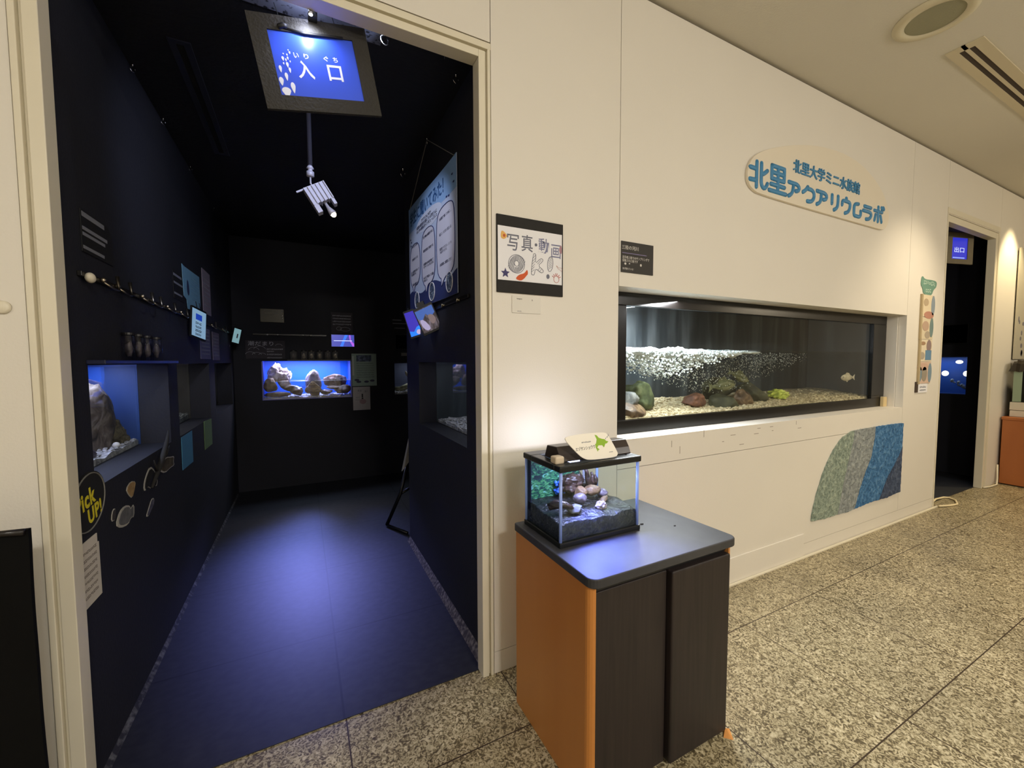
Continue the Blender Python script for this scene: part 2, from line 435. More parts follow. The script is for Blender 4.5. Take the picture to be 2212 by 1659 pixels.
struct('baseboard_left', MB().add([(XL, .056, .003), (XL, 3.2, .003), (XL+.014, .056, .003), (XL+.01, 3.2, .003), (XL, .056, .02), (XL, 3.2, .016)],
       [(2, 3, 5, 4), (0, 2, 4), (1, 5, 3), (0, 1, 3, 2), (0, 4, 5, 1)]), worn('scuffed_skirting_left', (34, 34, 40), (120, 120, 122), .45, .75, 40))
# rest of the hall, seen only in reflections
struct('wall_rear', MB().box(-3.2, 9.5, -5.7, -5.6, 0, H), WHITE)
struct('wall_west', MB().box(-3.3, -3.2, -5.6, .05, 0, H), WHITE)
struct('wall_east', MB().box(9.5, 9.6, -5.6, .05, 0, H), WHITE)

def casing(name, x0, x1, ztop, parent_x0, parent_x1):
    """stepped cream door frame: inner clear opening x0..x1 up to ztop, outer edge parent_x0..parent_x1"""
    mb = MB(); T = abs(parent_x1-x1)
    for sgn, xi, xo in ((-1, x0, parent_x0), (1, x1, parent_x1)):
        t = xo-xi
        def bx(a, b_, y0, y1, z1): mb.box(min(a, b_), max(a, b_), y0, y1, 0, z1)
        bx(xi, xi+t*.55, -.002, .056, ztop+T*.55)
        bx(xi+t*.55, xi+t*.72, .01, .05, ztop+T*.72)
        bx(xi+t*.72, xo-t*.03, -.005, .05, ztop+T*.72)
    mb.box(x0, x1, -.002, .056, ztop, ztop+T*.55)
    mb.box(x0-abs(parent_x0-x0)*.55, x1+T*.55, .01, .05, ztop+T*.55, ztop+T*.72)
    mb.box(parent_x0, parent_x1, -.005, .05, ztop+T*.72, ztop+T*1.22)
    return struct(name, mb, FRAME, bevel=.002)
casing('door_1', -.556, .618, 2.412, -.611, .666)
casing('door_2', 4.862, 5.965, 2.432, 4.836, 6.06)

# ================================================================ HALL THINGS
# ---- cabinet
WOOD = multi('orange_beech_laminate', [(180, 114, 52), (192, 127, 62), (202, 138, 72)], 3, .42, (1, 1, .12), .2)
WOODE = multi('beech_edge', [(206, 140, 72), (222, 158, 86)], 4, .4, (1, 1, .1))
DKW = multi('dark_brown_laminate', [(28, 22, 21), (37, 29, 28), (43, 35, 32)], 6, .5, (14, 14, .6), .3)
TOPM = multi('black_worktop', [(40, 40, 43), (54, 54, 57), (66, 66, 68)], 5, .5)
cab = thing('cabinet', 'orange wooden cabinet with dark brown doors and black top, under the small aquarium', 'cabinet', (.98, -.38, 0))
def L(mb, o):      # world to local
    ox, oy, oz = o.location
    mb.v = [(x-ox, y-oy, z-oz) for x, y, z in mb.v]; return mb
side = []
def panel(x0, x1, yf, yb, r=.03):
    pts = [(x0, yb), (x1, yb), (x1, yf)] + [(x0+r-r*math.sin(a), yf+r-r*math.cos(a)) for a in [R(0), R(22), R(45), R(68), R(90)]]
    return pts
L(MB().prism_z(panel(.684, .706, -.602, -.165, .02), 0, .657), cab).build('side_panel', WOOD, cab, bevel=.001)
L(MB().prism_z([(2*.985-x, y) for x, y in panel(.684, .706, -.602, -.165, .02)], 0, .657), cab).build('side_panel', WOOD, cab, bevel=.001)
L(MB().box(.706, 1.264, -.19, -.168, .03, .657), cab).build('back_panel', WOOD, cab)
L(MB().box(.706, 1.264, -.575, -.19, .03, .05).box(.706, 1.264, -.57, -.55, 0, .03), cab).build('plinth', DKW, cab)
tp = []
for cx, cy, a in ((1.293-.03, -.155-.01, 0), (.68+.01, -.155-.01, 90), (.68+.03, -.617+.03, 180), (1.293-.03, -.617+.03, 270)):
    rr = .03 if cy < -.3 else .01
    for k in range(6): t = R(a+18*k); tp.append((cx+rr*math.cos(t), cy+rr*math.sin(t)))
L(MB().prism_z(tp, .657, .685), cab).build('worktop', TOPM, cab, bevel=.004)
L(MB().box(.706, 1.264, -.59, -.555, .635, .657), cab).build('top_rail', BLACK, cab)
L(MB().box(.708, .985, -.594, -.574, .012, .634), cab).build('door', DKW, cab, bevel=.003)
L(MB().box(.992, 1.262, -.612, -.576, .012, .634), cab).build('door', DKW, cab, bevel=.006)
L(MB().add([(1.264, -.6, .0), (1.29, -.604, .0), (1.264, -.606, .014), (1.24, -.618, .0), (1.262, -.64, .0)], [(0, 1, 2), (0, 2, 3), (1, 4, 2), (2, 4, 3), (0, 3, 4, 1)]), cab).build('peeling_edge_strip', WOODE, cab)

# ---- small aquarium on the cabinet
tk = thing('aquarium', 'small glass aquarium with black lid and base standing on the orange cabinet', 'aquarium', (.878, -.296, .685))
x0, x1, y0, y1 = .714, 1.042, -.411, -.182
TRIM = mat('black_tank_trim', (22, 24, 24), .35, var=.15, scale=10)
L(MB().box(x0-.004, x1+.006, y0-.005, y1+.004, .685, .702), tk).build('base', TRIM, tk, bevel=.003)
L(MB().box(x0+.001, x1-.001, y0, y0+.004, .702, .931), tk).build('glass_pane', GLASSG, tk)
L(MB().box(x0+.001, x1-.001, y1-.004, y1, .702, .931), tk).build('glass_pane', GLASSG, tk)
L(MB().box(x0, x0+.004, y0+.004, y1-.004, .702, .931), tk).build('glass_pane', GLASSG, tk)
L(MB().box(x1-.004, x1, y0+.004, y1-.004, .702, .931), tk).build('glass_pane', GLASSG, tk)
for px, py in ((x0, y0), (x1, y0), (x0, y1), (x1, y1)):
    L(MB().lathe([(.0052, .702), (.0052, .931)], (px+(.003 if px < .9 else -.003), py+(.003 if py < -.3 else -.003), 0), 10), tk).build('corner_seal', GEDGE, tk, smooth=True)
lid = L(MB().box(x0-.006, x1+.006, y0-.007, y0+.03, .928, .949).box(x0+.03, x0+.06, y0+.03, y0+.052, .94, .9485).box(x0+.11, x1-.03, y0+.03, y0+.052, .94, .9485).box(x0-.006, x1+.006, y1-.05, y1+.006, .928, .949).box(x0-.006, x0+.03, y0+.03, y1-.05, .928, .949).box(x1-.03, x1+.006, y0+.03, y1-.05, .928, .949)
        , tk).build('lid', TRIM, tk, bevel=.004)
hood = [(-.372, .949), (-.268, .949), (-.285, .992), (-.345, .996), (-.362, .972)]
hm = MB(); n_ = len(hood)
hv = [(x0+.028, y, z) for y, z in hood]+[(x1+.0, y, z) for y, z in hood]
hm.add(hv, [tuple(range(n_)), tuple(range(2*n_-1, n_-1, -1))]+[(i, (i+1) % n_, (i+1) % n_+n_, i+n_) for i in range(n_)])
HOOD = multi('brown_lamp_hood', [(46, 38, 34), (60, 50, 44)], 4, .28, (.2, 8, 8))
L(hm, tk).build('lamp_hood', HOOD, tk, bevel=.003)
L(MB().box(x0+.0, x0+.034, -.385, -.35, .947, .972), tk).build('filter_cap', mat('beige_plastic', (214, 196, 170), .45), tk, bevel=.006)
L(MB().box(x0+.05, x1-.05, -.36, -.285, .9405, .9445), tk).build('light_strip', emit('led_strip', (205, 214, 255), 3), tk)
# soil
sm = MB(); NX, NY = 40, 28
def soilz(x, y):
    t = (y-y0)/(y1-y0)
    return .756+.018*t+.010*noise.noise(Vector((x*16, y*16, 3)))+.003*noise.noise(Vector((x*60, y*60, 3)))
vs = [(x0+.006+(x1-x0-.012)*i/NX, y0+.006+(y1-y0-.012)*j/NY) for j in range(NY+1) for i in range(NX+1)]
top = [(x, y, soilz(x, y)) for x, y in vs]; k0 = len(top); W1 = NX+1
fs = [(j*W1+i, j*W1+i+1, (j+1)*W1+i+1, (j+1)*W1+i) for j in range(NY) for i in range(NX)]
ring = [i for i in range(W1)]+[j*W1+NX for j in range(1, NY+1)]+[NY*W1+i for i in range(NX-1, -1, -1)]+[j*W1 for j in range(NY-1, 0, -1)]
bot = [(top[i][0], top[i][1], .7025) for i in ring]
fs += [(ring[i], k0+i, k0+(i+1) % len(ring), ring[(i+1) % len(ring)]) for i in range(len(ring))]
SOIL = multi('wet_black_soil', [(9, 9, 9), (20, 20, 20), (46, 45, 46)], 60, .35, bump=.5)
L(MB().add(top+bot, fs), tk).build('soil_bed', SOIL, tk, smooth=True, kind='stuff')
GREEN = multi('underwater_plant_picture', [(8, 22, 34), (14, 50, 52), (30, 92, 66), (84, 150, 90), (110, 170, 176)], 40, .5, (1, 1, 2.2), 1.6)
L(MB().box(x0+.006, x0+.235, y1-.007, y1-.0055, .735, .927), tk).build('plant_backdrop', GREEN, tk)
L(MB().box(x0+.006, x0+.0085, y1-.03, y1-.008, .74, .925), tk).build('filter_box', mat('dark_blue_plastic', (22, 30, 60), .4), tk)
# lamp of the hood: downwards into the tank and out of the slot at the back
light('aquarium_hood_lamp', 'AREA', (0, -.026, .252), 1.7, (.52, .56, 1.0), .2, (0, -.026, 0), size_y=.05, parent=tk)
light('worktop_fill_spot', 'SPOT', (-.02, -.05, .25), 70, (.15, .19, 1.0), .05, (.0, -.25, 0), spot=84, blend=1.0, parent=tk)  # extra blue spot added to spill the hood's light onto the worktop
light('aquarium_hood_slot', 'AREA', (-.02, .05, .275), .5, (.86, .85, 1.0), .2, (-.02, .4, .3), size_y=.008, parent=tk)

ROCKV = multi('lavender_stone', [(70, 62, 74), (100, 90, 106), (132, 122, 136)], 30, .4, bump=.3)
ROCKB = multi('brown_stone', [(58, 42, 32), (104, 80, 58), (150, 124, 92)], 22, .5, bump=.4)
ROCKG = multi('grey_stone', [(70, 72, 72), (108, 108, 106), (140, 138, 132)], 24, .55, bump=.4)
ROCKW = multi('pale_pink_stone', [(110, 94, 94), (150, 134, 132), (182, 168, 164)], 26, .6, bump=.4)
MOSS = multi('mossy_green_stone', [(40, 48, 30), (70, 80, 48), (106, 110, 74)], 20, .75, bump=.5)
OLIVE = multi('olive_stone', [(36, 36, 24), (62, 62, 42), (90, 88, 62)], 14, .7, bump=.4)
REDST = multi('red_brown_stone', [(70, 42, 32), (106, 68, 50), (136, 92, 70)], 24, .7, bump=.3)
DRIFT = multi('wet_driftwood', [(24, 16, 15), (54, 38, 34), (96, 74, 70)], 12, .3, (1, 1, 3), 1, bump=.6)
WHITESTONE = multi('white_coral_rock', [(150, 132, 140), (206, 190, 200), (236, 226, 236)], 16, .75, dist=1.5, bump=.9)
def rock(label, c, r, m, seed, amp=.28, freq=1.3, sub=4, rot=(0, 0, 0), group=None, name='stone', cat='stone', flat=None):
    mb = MB().ball((0, 0, 0), (1, 1, 1), sub, amp, freq, seed, flat)
    if amp >= .2 and amp < .4:      # broken stones get flat faces
        rr = random.Random(seed*13); pl = []
        for _ in range(8):
            n = Vector((rr.gauss(0, 1), rr.gauss(0, 1), rr.gauss(0, 1))).normalized(); pl.append((n, rr.uniform(.58, .86)))
        vs = []
        for p in mb.v:
            q = Vector(p)
            for n, d in pl:
                e_ = q.dot(n)-d
                if e_ > 0: q = q-n*e_*.92
            vs.append(tuple(q))
        mb.v = vs
    k_ = 1.14 if .2 <= amp < .4 else 1
    mb.v = [(x*r[0]*k_, y*r[1]*k_, z*r[2]*k_) for x, y, z in mb.v]
    o = mb.build(name, m, smooth=True)
    o.location = c; o.rotation_euler = rot
    return tag(o, label, cat, group)
rock('round lavender pebble in the middle of the small aquarium', (.868, -.305, .792), (.026, .022, .018), ROCKV, 1, .1)
rock('grey flat stone lying on the soil near the small aquarium front', (.82, -.345, .775), (.026, .024, .016), ROCKG, 2, .2)
rock('pale knobbly stone at the front right of the small aquarium', (.925, -.352, .77), (.02, .017, .017), ROCKW, 3, .45, 1.6)
rock('brown block of stone under the upright driftwood in the small aquarium', (.955, -.262, .797), (.034, .026, .019), ROCKB, 4, .12, 1.2)
rock('rounded mauve pebble at the right of the small aquarium', (.995, -.272, .783), (.022, .02, .016), ROCKV, 5, .12)
rock('long narrow pebble leaning below the mauve pebble in the small aquarium', (.965, -.315, .774), (.026, .012, .009), ROCKB, 6, .15, rot=(0, -.35, .4))
rock('tan pebble wedged behind the round lavender pebble', (.893, -.275, .8), (.022, .02, .02), ROCKB, 7, .2)
rock('rough purple lava rock forming a cave at the back of the small aquarium', (.888, -.222, .826), (.046, .026, .034), DRIFT, 8, .55, 1.8)
dw = thing('driftwood', 'dark wet driftwood log lying at the left of the small aquarium', 'driftwood', (.765, -.335, .782))
MB().tube([(-.035, .02, .004), (-.015, .008, .014), (.01, -.006, .012), (.035, -.022, .004)], [.012, .016, .013, .007], 12).build('log', DRIFT, dw, smooth=True)
MB().tube([(-.005, .002, .016), (.015, -.012, .018), (.045, -.02, -.004)], [.005, .006, .003], 8).build('branch', DRIFT, dw, smooth=True)
d2 = thing('driftwood', 'upright forked driftwood beside the clear tube in the small aquarium', 'driftwood', (.96, -.24, .806))
MB().tube([(0, 0, 0), (-.006, .004, .03), (-.012, .002, .055), (-.022, 0, .072)], [.013, .011, .008, .004], 10).build('stem', DRIFT, d2, smooth=True)
MB().tube([(.012, 0, 0), (.018, .004, .025), (.012, .004, .05)], [.011, .009, .005], 10).build('stem', DRIFT, d2, smooth=True)
MB().tube([(.03, .004, 0), (.032, .002, .02), (.028, .004, .038)], [.008, .009, .004], 10).build('stem', DRIFT, d2, smooth=True)
ft = thing('filter_tube', 'clear upright filter tube at the back of the small aquarium', 'tube', (.965, -.2, .79))
MB().lathe([(.007, 0), (.007, .14)], n=14).build('tube', pane('clear_plastic_tube', (.85, .88, 1), 1.5, body=.18, bodycol=(.6, .65, .95)), ft, smooth=True)
MB().lathe([(.0085, -.012), (.0095, -.01), (.0095, .012), (.008, .014)], n=14).build('strainer', DRIFT, ft, smooth=True)
bp_ = MB()
rnd = random.Random(4)
for k in range(26):
    bp_.ball((.85+rnd.uniform(-.02, .02), -.2+rnd.uniform(-.012, .012), .795+rnd.uniform(-.012, .034)), rnd.uniform(.005, .009), 1, .3, 2, k)
tag(bp_.build('water_plant', mat('blue_plastic_plant', (60, 110, 220), .35), smooth=True), 'blue bushy plant behind the lava rock in the small aquarium', 'plant')
sp_ = MB().ball((0, 0, 0), (.014, .006, .008), 2, .3, 2, 3).build('red_tag', mat('red_plastic', (196, 70, 66), .5), smooth=True)
sp_.location = (1.0, -.192, .918); tag(sp_, 'small red clip under the lid of the small aquarium', 'clip')
# name card leaning on the hood
cd_ = thing('name_card', 'cream rounded name card with a green map leaning on the aquarium hood', 'sign', (.86, -.398, .954), rot=(R(-9), 0, R(1)))
cp = [(-.117, .074), (-.108, .083), (-.05, .087), (.045, .085), (.062, .078), (.098, .014), (.099, .004), (.088, -.004), (-.02, -.002), (-.048, .006), (-.07, .024)]
def smoothpoly(p, it=2):
    for _ in range(it):
        q = []
        for i in range(len(p)):
            a, b_ = p[i], p[(i+1) % len(p)]
            q.append((a[0]*.75+b_[0]*.25, a[1]*.75+b_[1]*.25)); q.append((a[0]*.25+b_[0]*.75, a[1]*.25+b_[1]*.75))
        p = q
    return p
MB().prism(smoothpoly(cp), -.0015, .0015).build('card', mat('cream_card', (250, 244, 230), .5), cd_)
text('lettering', 'エゾサンショウウオ', -.03, .041, .09, .0125, INK, cd_, y=-.0016).rotation_euler = (0, R(-2), 0)
lines([(-.05, -.012, .0585, .004)], INKG, cd_, y=-.0022)
lines([(.062, .078, .016, .0025)], INKG, cd_, y=-.0022)
hk = [(.006, .079), (.014, .077), (.022, .068), (.036, .063), (.047, .061), (.052, .055), (.062, .052), (.054, .046), (.048, .046), (.041, .034), (.034, .042), (.018, .043), (.012, .036), (.016, .033), (.022, .029), (.016, .028), (.013, .023), (.010, .03), (.006, .036), (.006, .043), (.004, .047), (.009, .05), (.011, .056), (.013, .064)]
MB().prism(hk, -.0022, -.0015).build('map_print', mat('leaf_green_print', (146, 186, 48), .6), cd_)
MB().prism([(.05, .062), (.053, .066), (.052, .06)], -.0022, -.0015).prism([(.056, .066), (.061, .071), (.059, .065)], -.0022, -.0015).prism([(.063, .07), (.064, .078), (.0655, .071)], -.0022, -.0015).build('island_print', INKG, cd_)
# cable of the small aquarium
wr = MB().tube([(.985, -.17, .945), (.99, -.14, .93), (.99, -.12, .88), (1.02, -.09, .82), (1.08, -.06, .76), (1.1, -.085, .71), (1.115, -.12, .688), (1.1, -.135, .687)], .0018, 6)
tag(wr.build('power_cord', mat('grey_cable', (90, 84, 84), .5), smooth=True), 'thin grey cord running down behind the small aquarium', 'cord')
# crumbs on the worktop
for i, (x, y, r_) in enumerate(((1.1, -.33, .006), (1.085, -.385, .0045), (1.18, -.45, .003))):
    o = MB().ball((0, 0, 0), (r_*1.6, r_, r_*.35), 2, .4, 2, i).build('soil_crumb', BLACKM)
    o.location = (x, y, .6855+r_*.3); tag(o, ('largest black crumb on the worktop right of the small aquarium', 'small black crumb lying just in front of the largest crumb', 'tiny black crumb near the cabinet front edge')[i], 'crumb')

# ---- the big built-in aquarium
AQY = .135
aq = thing('wall_aquarium', 'long wall aquarium in a black frame with gravel, stones and fish', 'aquarium', (2.74, AQY, .906))
fx0, fx1, fz0, fz1 = 1.306, 4.172, .907, 1.621
gx0, gx1, gz0, gz1 = 1.46, 3.97, .976, 1.556
fm = MB().box(fx0, fx1, AQY-.02, AQY+.005, gz1, fz1).box(fx0, fx1-.06, AQY-.02, AQY+.005, fz0, gz0).box(fx1-.06, fx1, AQY-.02, AQY+.005, .985, gz0+.02)
fm.box(fx0, gx0, AQY-.02, AQY+.005, gz0, gz1).box(gx1, fx1, AQY-.02, AQY+.005, gz0+.02, gz1).box(gx1, fx1-.06, AQY-.02, AQY+.005, gz0, gz0+.02)
L(fm, aq).build('frame', GLOSSBLACK, aq, bevel=.003)
L(MB().box(gx0-.005, gx1+.005, AQY-.004, AQY+.004, gz0-.005, gz1+.005), aq).build('glass_pane', GLASS, aq)
AB, AD = .9, AQY+.62
TB = multi('dark_tank_back', [(26, 32, 36), (48, 56, 62), (92, 98, 102)], 4, .5, (2.2, 1, .25))
L(MB().box(1.25, 4.3, AD, AD+.02, .9, 1.75), aq).build('back_panel', TB, aq)
L(MB().box(1.23, 1.25, AQY+.005, AD, .9, 1.75), aq).build('end_panel', TB, aq)
L(MB().box(4.3, 4.32, AQY+.005, AD, .9, 1.75), aq).build('end_panel', TB, aq)
L(MB().box(1.23, 4.32, AQY+.005, AD+.02, 1.75, 1.77), aq).build('cover', BLACK, aq)
L(MB().box(1.23, 4.32, AQY+.005, AD+.02, .88, .9), aq).build('bottom', BLACK, aq)
def heightbed(name, x0, x1, y0, y1, zf, base, m, parent, NX=50, NY=14, y_front=None):
    W1 = NX+1
    top = [(x0+(x1-x0)*i/NX, y0+(y1-y0)*j/NY) for j in range(NY+1) for i in range(W1)]
    top = [(x, y, zf(x, y)) for x, y in top]; k0 = len(top)
    fs = [(j*W1+i, j*W1+i+1, (j+1)*W1+i+1, (j+1)*W1+i) for j in range(NY) for i in range(NX)]
    ring = [i for i in range(W1)]+[j*W1+NX for j in range(1, NY+1)]+[NY*W1+i for i in range(NX-1, -1, -1)]+[j*W1 for j in range(NY-1, 0, -1)]
    bot = [(top[i][0], top[i][1], base) for i in ring]
    fs += [(ring[i], k0+i, k0+(i+1) % len(ring), ring[(i+1) % len(ring)]) for i in range(len(ring))]
    return MB().add(top+bot, fs)
def gz(x, y):
    t = (y-AQY)/.6
    return .97+.045*min(1, t*1.6)+.03*noise.noise(Vector((x*2.2, y*3, 1)))
GRAV = multi('cream_gravel', [(116, 98, 70), (196, 178, 142), (232, 220, 190)], 55, .75, bump=.6)
gb = heightbed('gravel', 1.26, 4.29, AQY+.008, AD-.01, gz, .901, GRAV, aq, 90, 16)
rnd = random.Random(7)
for k in range(1500):
    x = 1.3+2.8*rnd.random()**1.4; y = AQY+.012+.4*rnd.random()**1.7; r_ = rnd.uniform(.006, .014)
    gb.ball((x, y+r_, gz(x, y)+r_*.25), (r_*rnd.uniform(.9, 1.4), r_, r_*.7), 1, .25, 1.5, k)
L(gb, aq).build('gravel_bed', GRAV, aq, kind='stuff')
# water surface seen from just below, foam of the splash and the bubble curtain
WAT = pane('water_surface', (.75, .82, .85), 1.33, rough=.08, body=.12, bodycol=(.8, .85, .85))
def wz(x, y): return 1.34+.006*noise.noise(Vector((x*9, y*9, 2)))*max(0, 1-(x-1.4)/2)+.0015*noise.noise(Vector((x*30, y*30, 5)))
NX, NY = 110, 22
vs = [(1.255+(3.04)*i/NX, AQY+.006+(AD-AQY-.008)*j/NY) for j in range(NY+1) for i in range(NX+1)]
L(MB().add([(x, y, wz(x, y)) for x, y in vs], [(j*(NX+1)+i, j*(NX+1)+i+1, (j+1)*(NX+1)+i+1, (j+1)*(NX+1)+i) for j in range(NY) for i in range(NX)]), aq).build('water_surface', WAT, aq, smooth=True)
FOAM = mat('white_water_foam', (236, 240, 240), .35)
fo = MB()
for k in range(60):
    t = rnd.random(); x = 1.5+t*1.2; y = .24+.26*rnd.random()
    w_ = .05*(1-abs(t-.4))
    fo.ball((x, y, 1.335-.02*rnd.random()), (.05+.05*rnd.random(), .05, .008+.5*w_*rnd.random()), 3, .5, 2.4, k)
for k in range(3000):
    t = rnd.random()**.8; x = 1.5+t*1.05; y = .19+.3*rnd.random()
    dpt = max(0, .16*(1-abs(t-.4)*1.75))*rnd.random()**1.5
    fo.ball((x, y, 1.335-dpt), rnd.uniform(.003, .0075), 1, .3, 2, k)
L(fo, aq).build('foam', FOAM, aq, smooth=True, kind='stuff')
bb = MB()
for k in range(2200):
    t = rnd.random(); x = 1.85+1.45*t; y = .22+.32*rnd.random()
    z = 1.33-(.06+.22*max(0, 1-abs(t-.38)*1.7))*rnd.random()**.9
    bb.ball((x, y, z), rnd.uniform(.001, .0038)*(1.2-.5*t), 1)
L(bb, aq).build('air_bubbles', mat('silvery_bubbles', (190, 192, 180), .3), aq, smooth=True, kind='stuff')
L(MB().box(1.32, 2.1, .3, .36, 1.6, 1.63), aq).build('light_strip', emit('white_tube', (240, 244, 255), 9), aq)
light('big_aquarium_lamp', 'AREA', (1.72-2.74, .2, .68), 44, (.93, .96, 1.0), .75, (1.8-2.74, .2, 0), size_y=.2, parent=aq)
rock('mossy green boulder at the left end of the long wall aquarium', (1.77, .33, 1.065), (.1, .085, .085), MOSS, 11, .35, 1.4)
rock('grey stone against the mossy boulder in the long aquarium', (1.585, .25, 1.06), (.07, .06, .05), ROCKG, 12, .25)
rock('brown boulder in the left front corner of the long aquarium', (1.57, .205, 1.005), (.085, .06, .055), ROCKB, 13, .2)
rock('small red brown angular stone on the cream gravel', (2.19, .31, 1.03), (.075, .05, .04), REDST, 14, .35, 1.1)
rock('squarish olive stone left of the stone pile in the long aquarium', (2.44, .28, 1.0), (.1, .07, .06), OLIVE, 15, .22)
rock('brown wedge stone in the middle of the stone pile', (2.62, .27, 1.01), (.07, .05, .055), ROCKB, 16, .3, rot=(0, .5, 0))
rock('large tilted olive slab leaning at the right of the stone pile', (2.83, .33, 1.035), (.125, .06, .07), OLIVE, 17, .25, rot=(0, .55, 0))
rock('dark olive boulder behind the stone pile in the long aquarium', (2.62, .47, 1.08), (.14, .08, .07), OLIVE, 18, .25)
rock('yellow green crinkled coral rock right of the tilted slab', (3.12, .34, 1.025), (.085, .05, .035), multi('yellow_green_coral', [(130, 140, 50), (196, 206, 84), (228, 232, 140)], 20, .8, bump=.8), 19, .6, 2.2)
def fish(label, loc, length, m, m2, rotz=0, rot=None, group=None):
    t = thing('fish', label, 'fish', loc, rotz, group=group)
    if rot: t.rotation_euler = rot
    prof = [(-.5, .02), (-.46, .06), (-.38, .11), (-.22, .155), (0, .165), (.18, .12), (.32, .065), (.42, .035)]
    mb = MB(); n = 12; vs = []; fs = []
    for x, r_ in prof:
        for k in range(n): a = 2*PI*k/n; vs.append((x*length, r_*.5*length*math.cos(a), r_*length*math.sin(a)))
    for i in range(len(prof)-1):
        for k in range(n): fs.append((i*n+k, i*n+(k+1) % n, (i+1)*n+(k+1) % n, (i+1)*n+k))
    fs += [tuple(range(n-1, -1, -1)), tuple(range((len(prof)-1)*n, len(prof)*n))]
    mb.add(vs, fs).build('body', m, t, smooth=True)
    q = lambda pts: [(x*length, z*length) for x, z in pts]
    MB().prism(q([(.4, 0), (.4, .035), (.56, .14), (.52, 0), (.56, -.14), (.4, -.035)]), -.004*length, .004*length).build('tail_fin', m2, t)
    MB().prism(q([(-.18, .14), (-.08, .23), (.12, .2), (.2, .1)]), -.004*length, .004*length).build('dorsal_fin', m2, t)
    MB().prism(q([(-.1, -.15), (-.02, -.22), (.06, -.14)]), -.004*length, .004*length).build('belly_fin', m2, t)
    MB().ball((-.4*length, -.05*length, .03*length), .018*length, 2).ball((-.4*length, .05*length, .03*length), .018*length, 2).build('eye', INK, t)
    return t
FS1 = multi('olive_trout_skin', [(60, 66, 44), (104, 106, 74), (150, 148, 110)], 30, .35, (.4, 1, 2))
FS2 = multi('silver_fish_skin', [(140, 130, 110), (186, 174, 150), (220, 208, 186)], 20, .35)
fish('olive striped fish swimming above the stone pile', (2.46, .3, 1.115), .24, FS1, FS1, rot=(0, R(4), R(178)))
fish('darker fish nosing down behind the olive striped fish', (2.74, .38, 1.165), .2, FS1, FS1, rot=(0, R(-20), R(174)))
fish('pale silver fish alone at the right end of the long aquarium', (3.84, .22, 1.14), .17, FS2, FS2, rot=(0, 0, R(-4)))
blk = MB().box(4.11, 4.165, AQY-.045, AQY-.022, .9065, .982).build('wooden_block', mat('pale_wood', (214, 190, 140), .6), bevel=.002)
tag(blk, 'small pale wooden block at the right end of the aquarium sill', 'block')

# ---- big wall sign
sg = thing('sign', 'white arched wall sign with raised blue lettering above the long aquarium', 'sign', (2.98, -.001, 2.35))
so = [(2.18, 2.29), (2.195, 2.345), (2.235, 2.395), (2.32, 2.443), (2.44, 2.487), (2.6, 2.535), (2.78, 2.575), (2.96, 2.598), (3.12, 2.606), (3.27, 2.598), (3.42, 2.572), (3.56, 2.522), (3.67, 2.462), (3.74, 2.4), (3.775, 2.34), (3.785, 2.28), (3.76, 2.228), (3.71, 2.2), (3.6, 2.198), (2.3, 2.198), (2.22, 2.22), (2.19, 2.25)]
so = smoothpoly([(x-2.98, z-2.35) for x, z in so], 2)
MB().prism(so, -.016, 0).build('board', SIGNW, sg, bevel=.002)
STROKES = {
 'kita': [[(.38, .98), (.38, .06)], [(.06, .72), (.38, .72)], [(.05, .28), (.38, .3)], [(.62, .98), (.62, .16), (.68, .07), (.84, .06), (.94, .13), (.95, .28)], [(.62, .56), (.78, .62), (.93, .76)]],
 'sato': [[(.15, .97), (.85, .97), (.85, .5), (.15, .5), (.15, .97)], [(.15, .735), (.85, .735)], [(.5, .97), (.5, .06)], [(.12, .29), (.88, .29)], [(.03, .05), (.97, .05)]],
 'a': [[(.08, .93), (.76, .93), (.92, .84), (.94, .62), (.84, .5), (.62, .48)], [(.42, .72), (.42, .34), (.3, .14), (.1, .06)]],
 'ku': [[(.42, .97), (.34, .76), (.08, .56)], [(.42, .87), (.78, .87), (.92, .78), (.92, .34), (.8, .12), (.56, .05), (.42, .06)]],
 'ri': [[(.14, .92), (.14, .4)], [(.86, .95), (.86, .36), (.74, .14), (.42, .05)]],
 'u': [[(.5, 1), (.5, .84)], [(.1, .52), (.1, .82), (.9, .82), (.9, .42), (.76, .16), (.42, .05)]],
 'mu': [[(.66, .95), (.38, .92), (.2, .74), (.2, .08), (.84, .08), (.92, .18), (.92, .5)]],
 'ra': [[(.18, .95), (.82, .95)], [(.08, .62), (.82, .62), (.93, .5), (.88, .26), (.7, .09), (.38, .04)]],
 'bo': [[(.06, .7), (.84, .7)], [(.44, .98), (.44, .05)], [(.2, .46), (.1, .08)], [(.68, .46), (.8, .08)], [(.76, 1.0), (.82, .88)], [(.93, 1.03), (1.0, .92)]]}
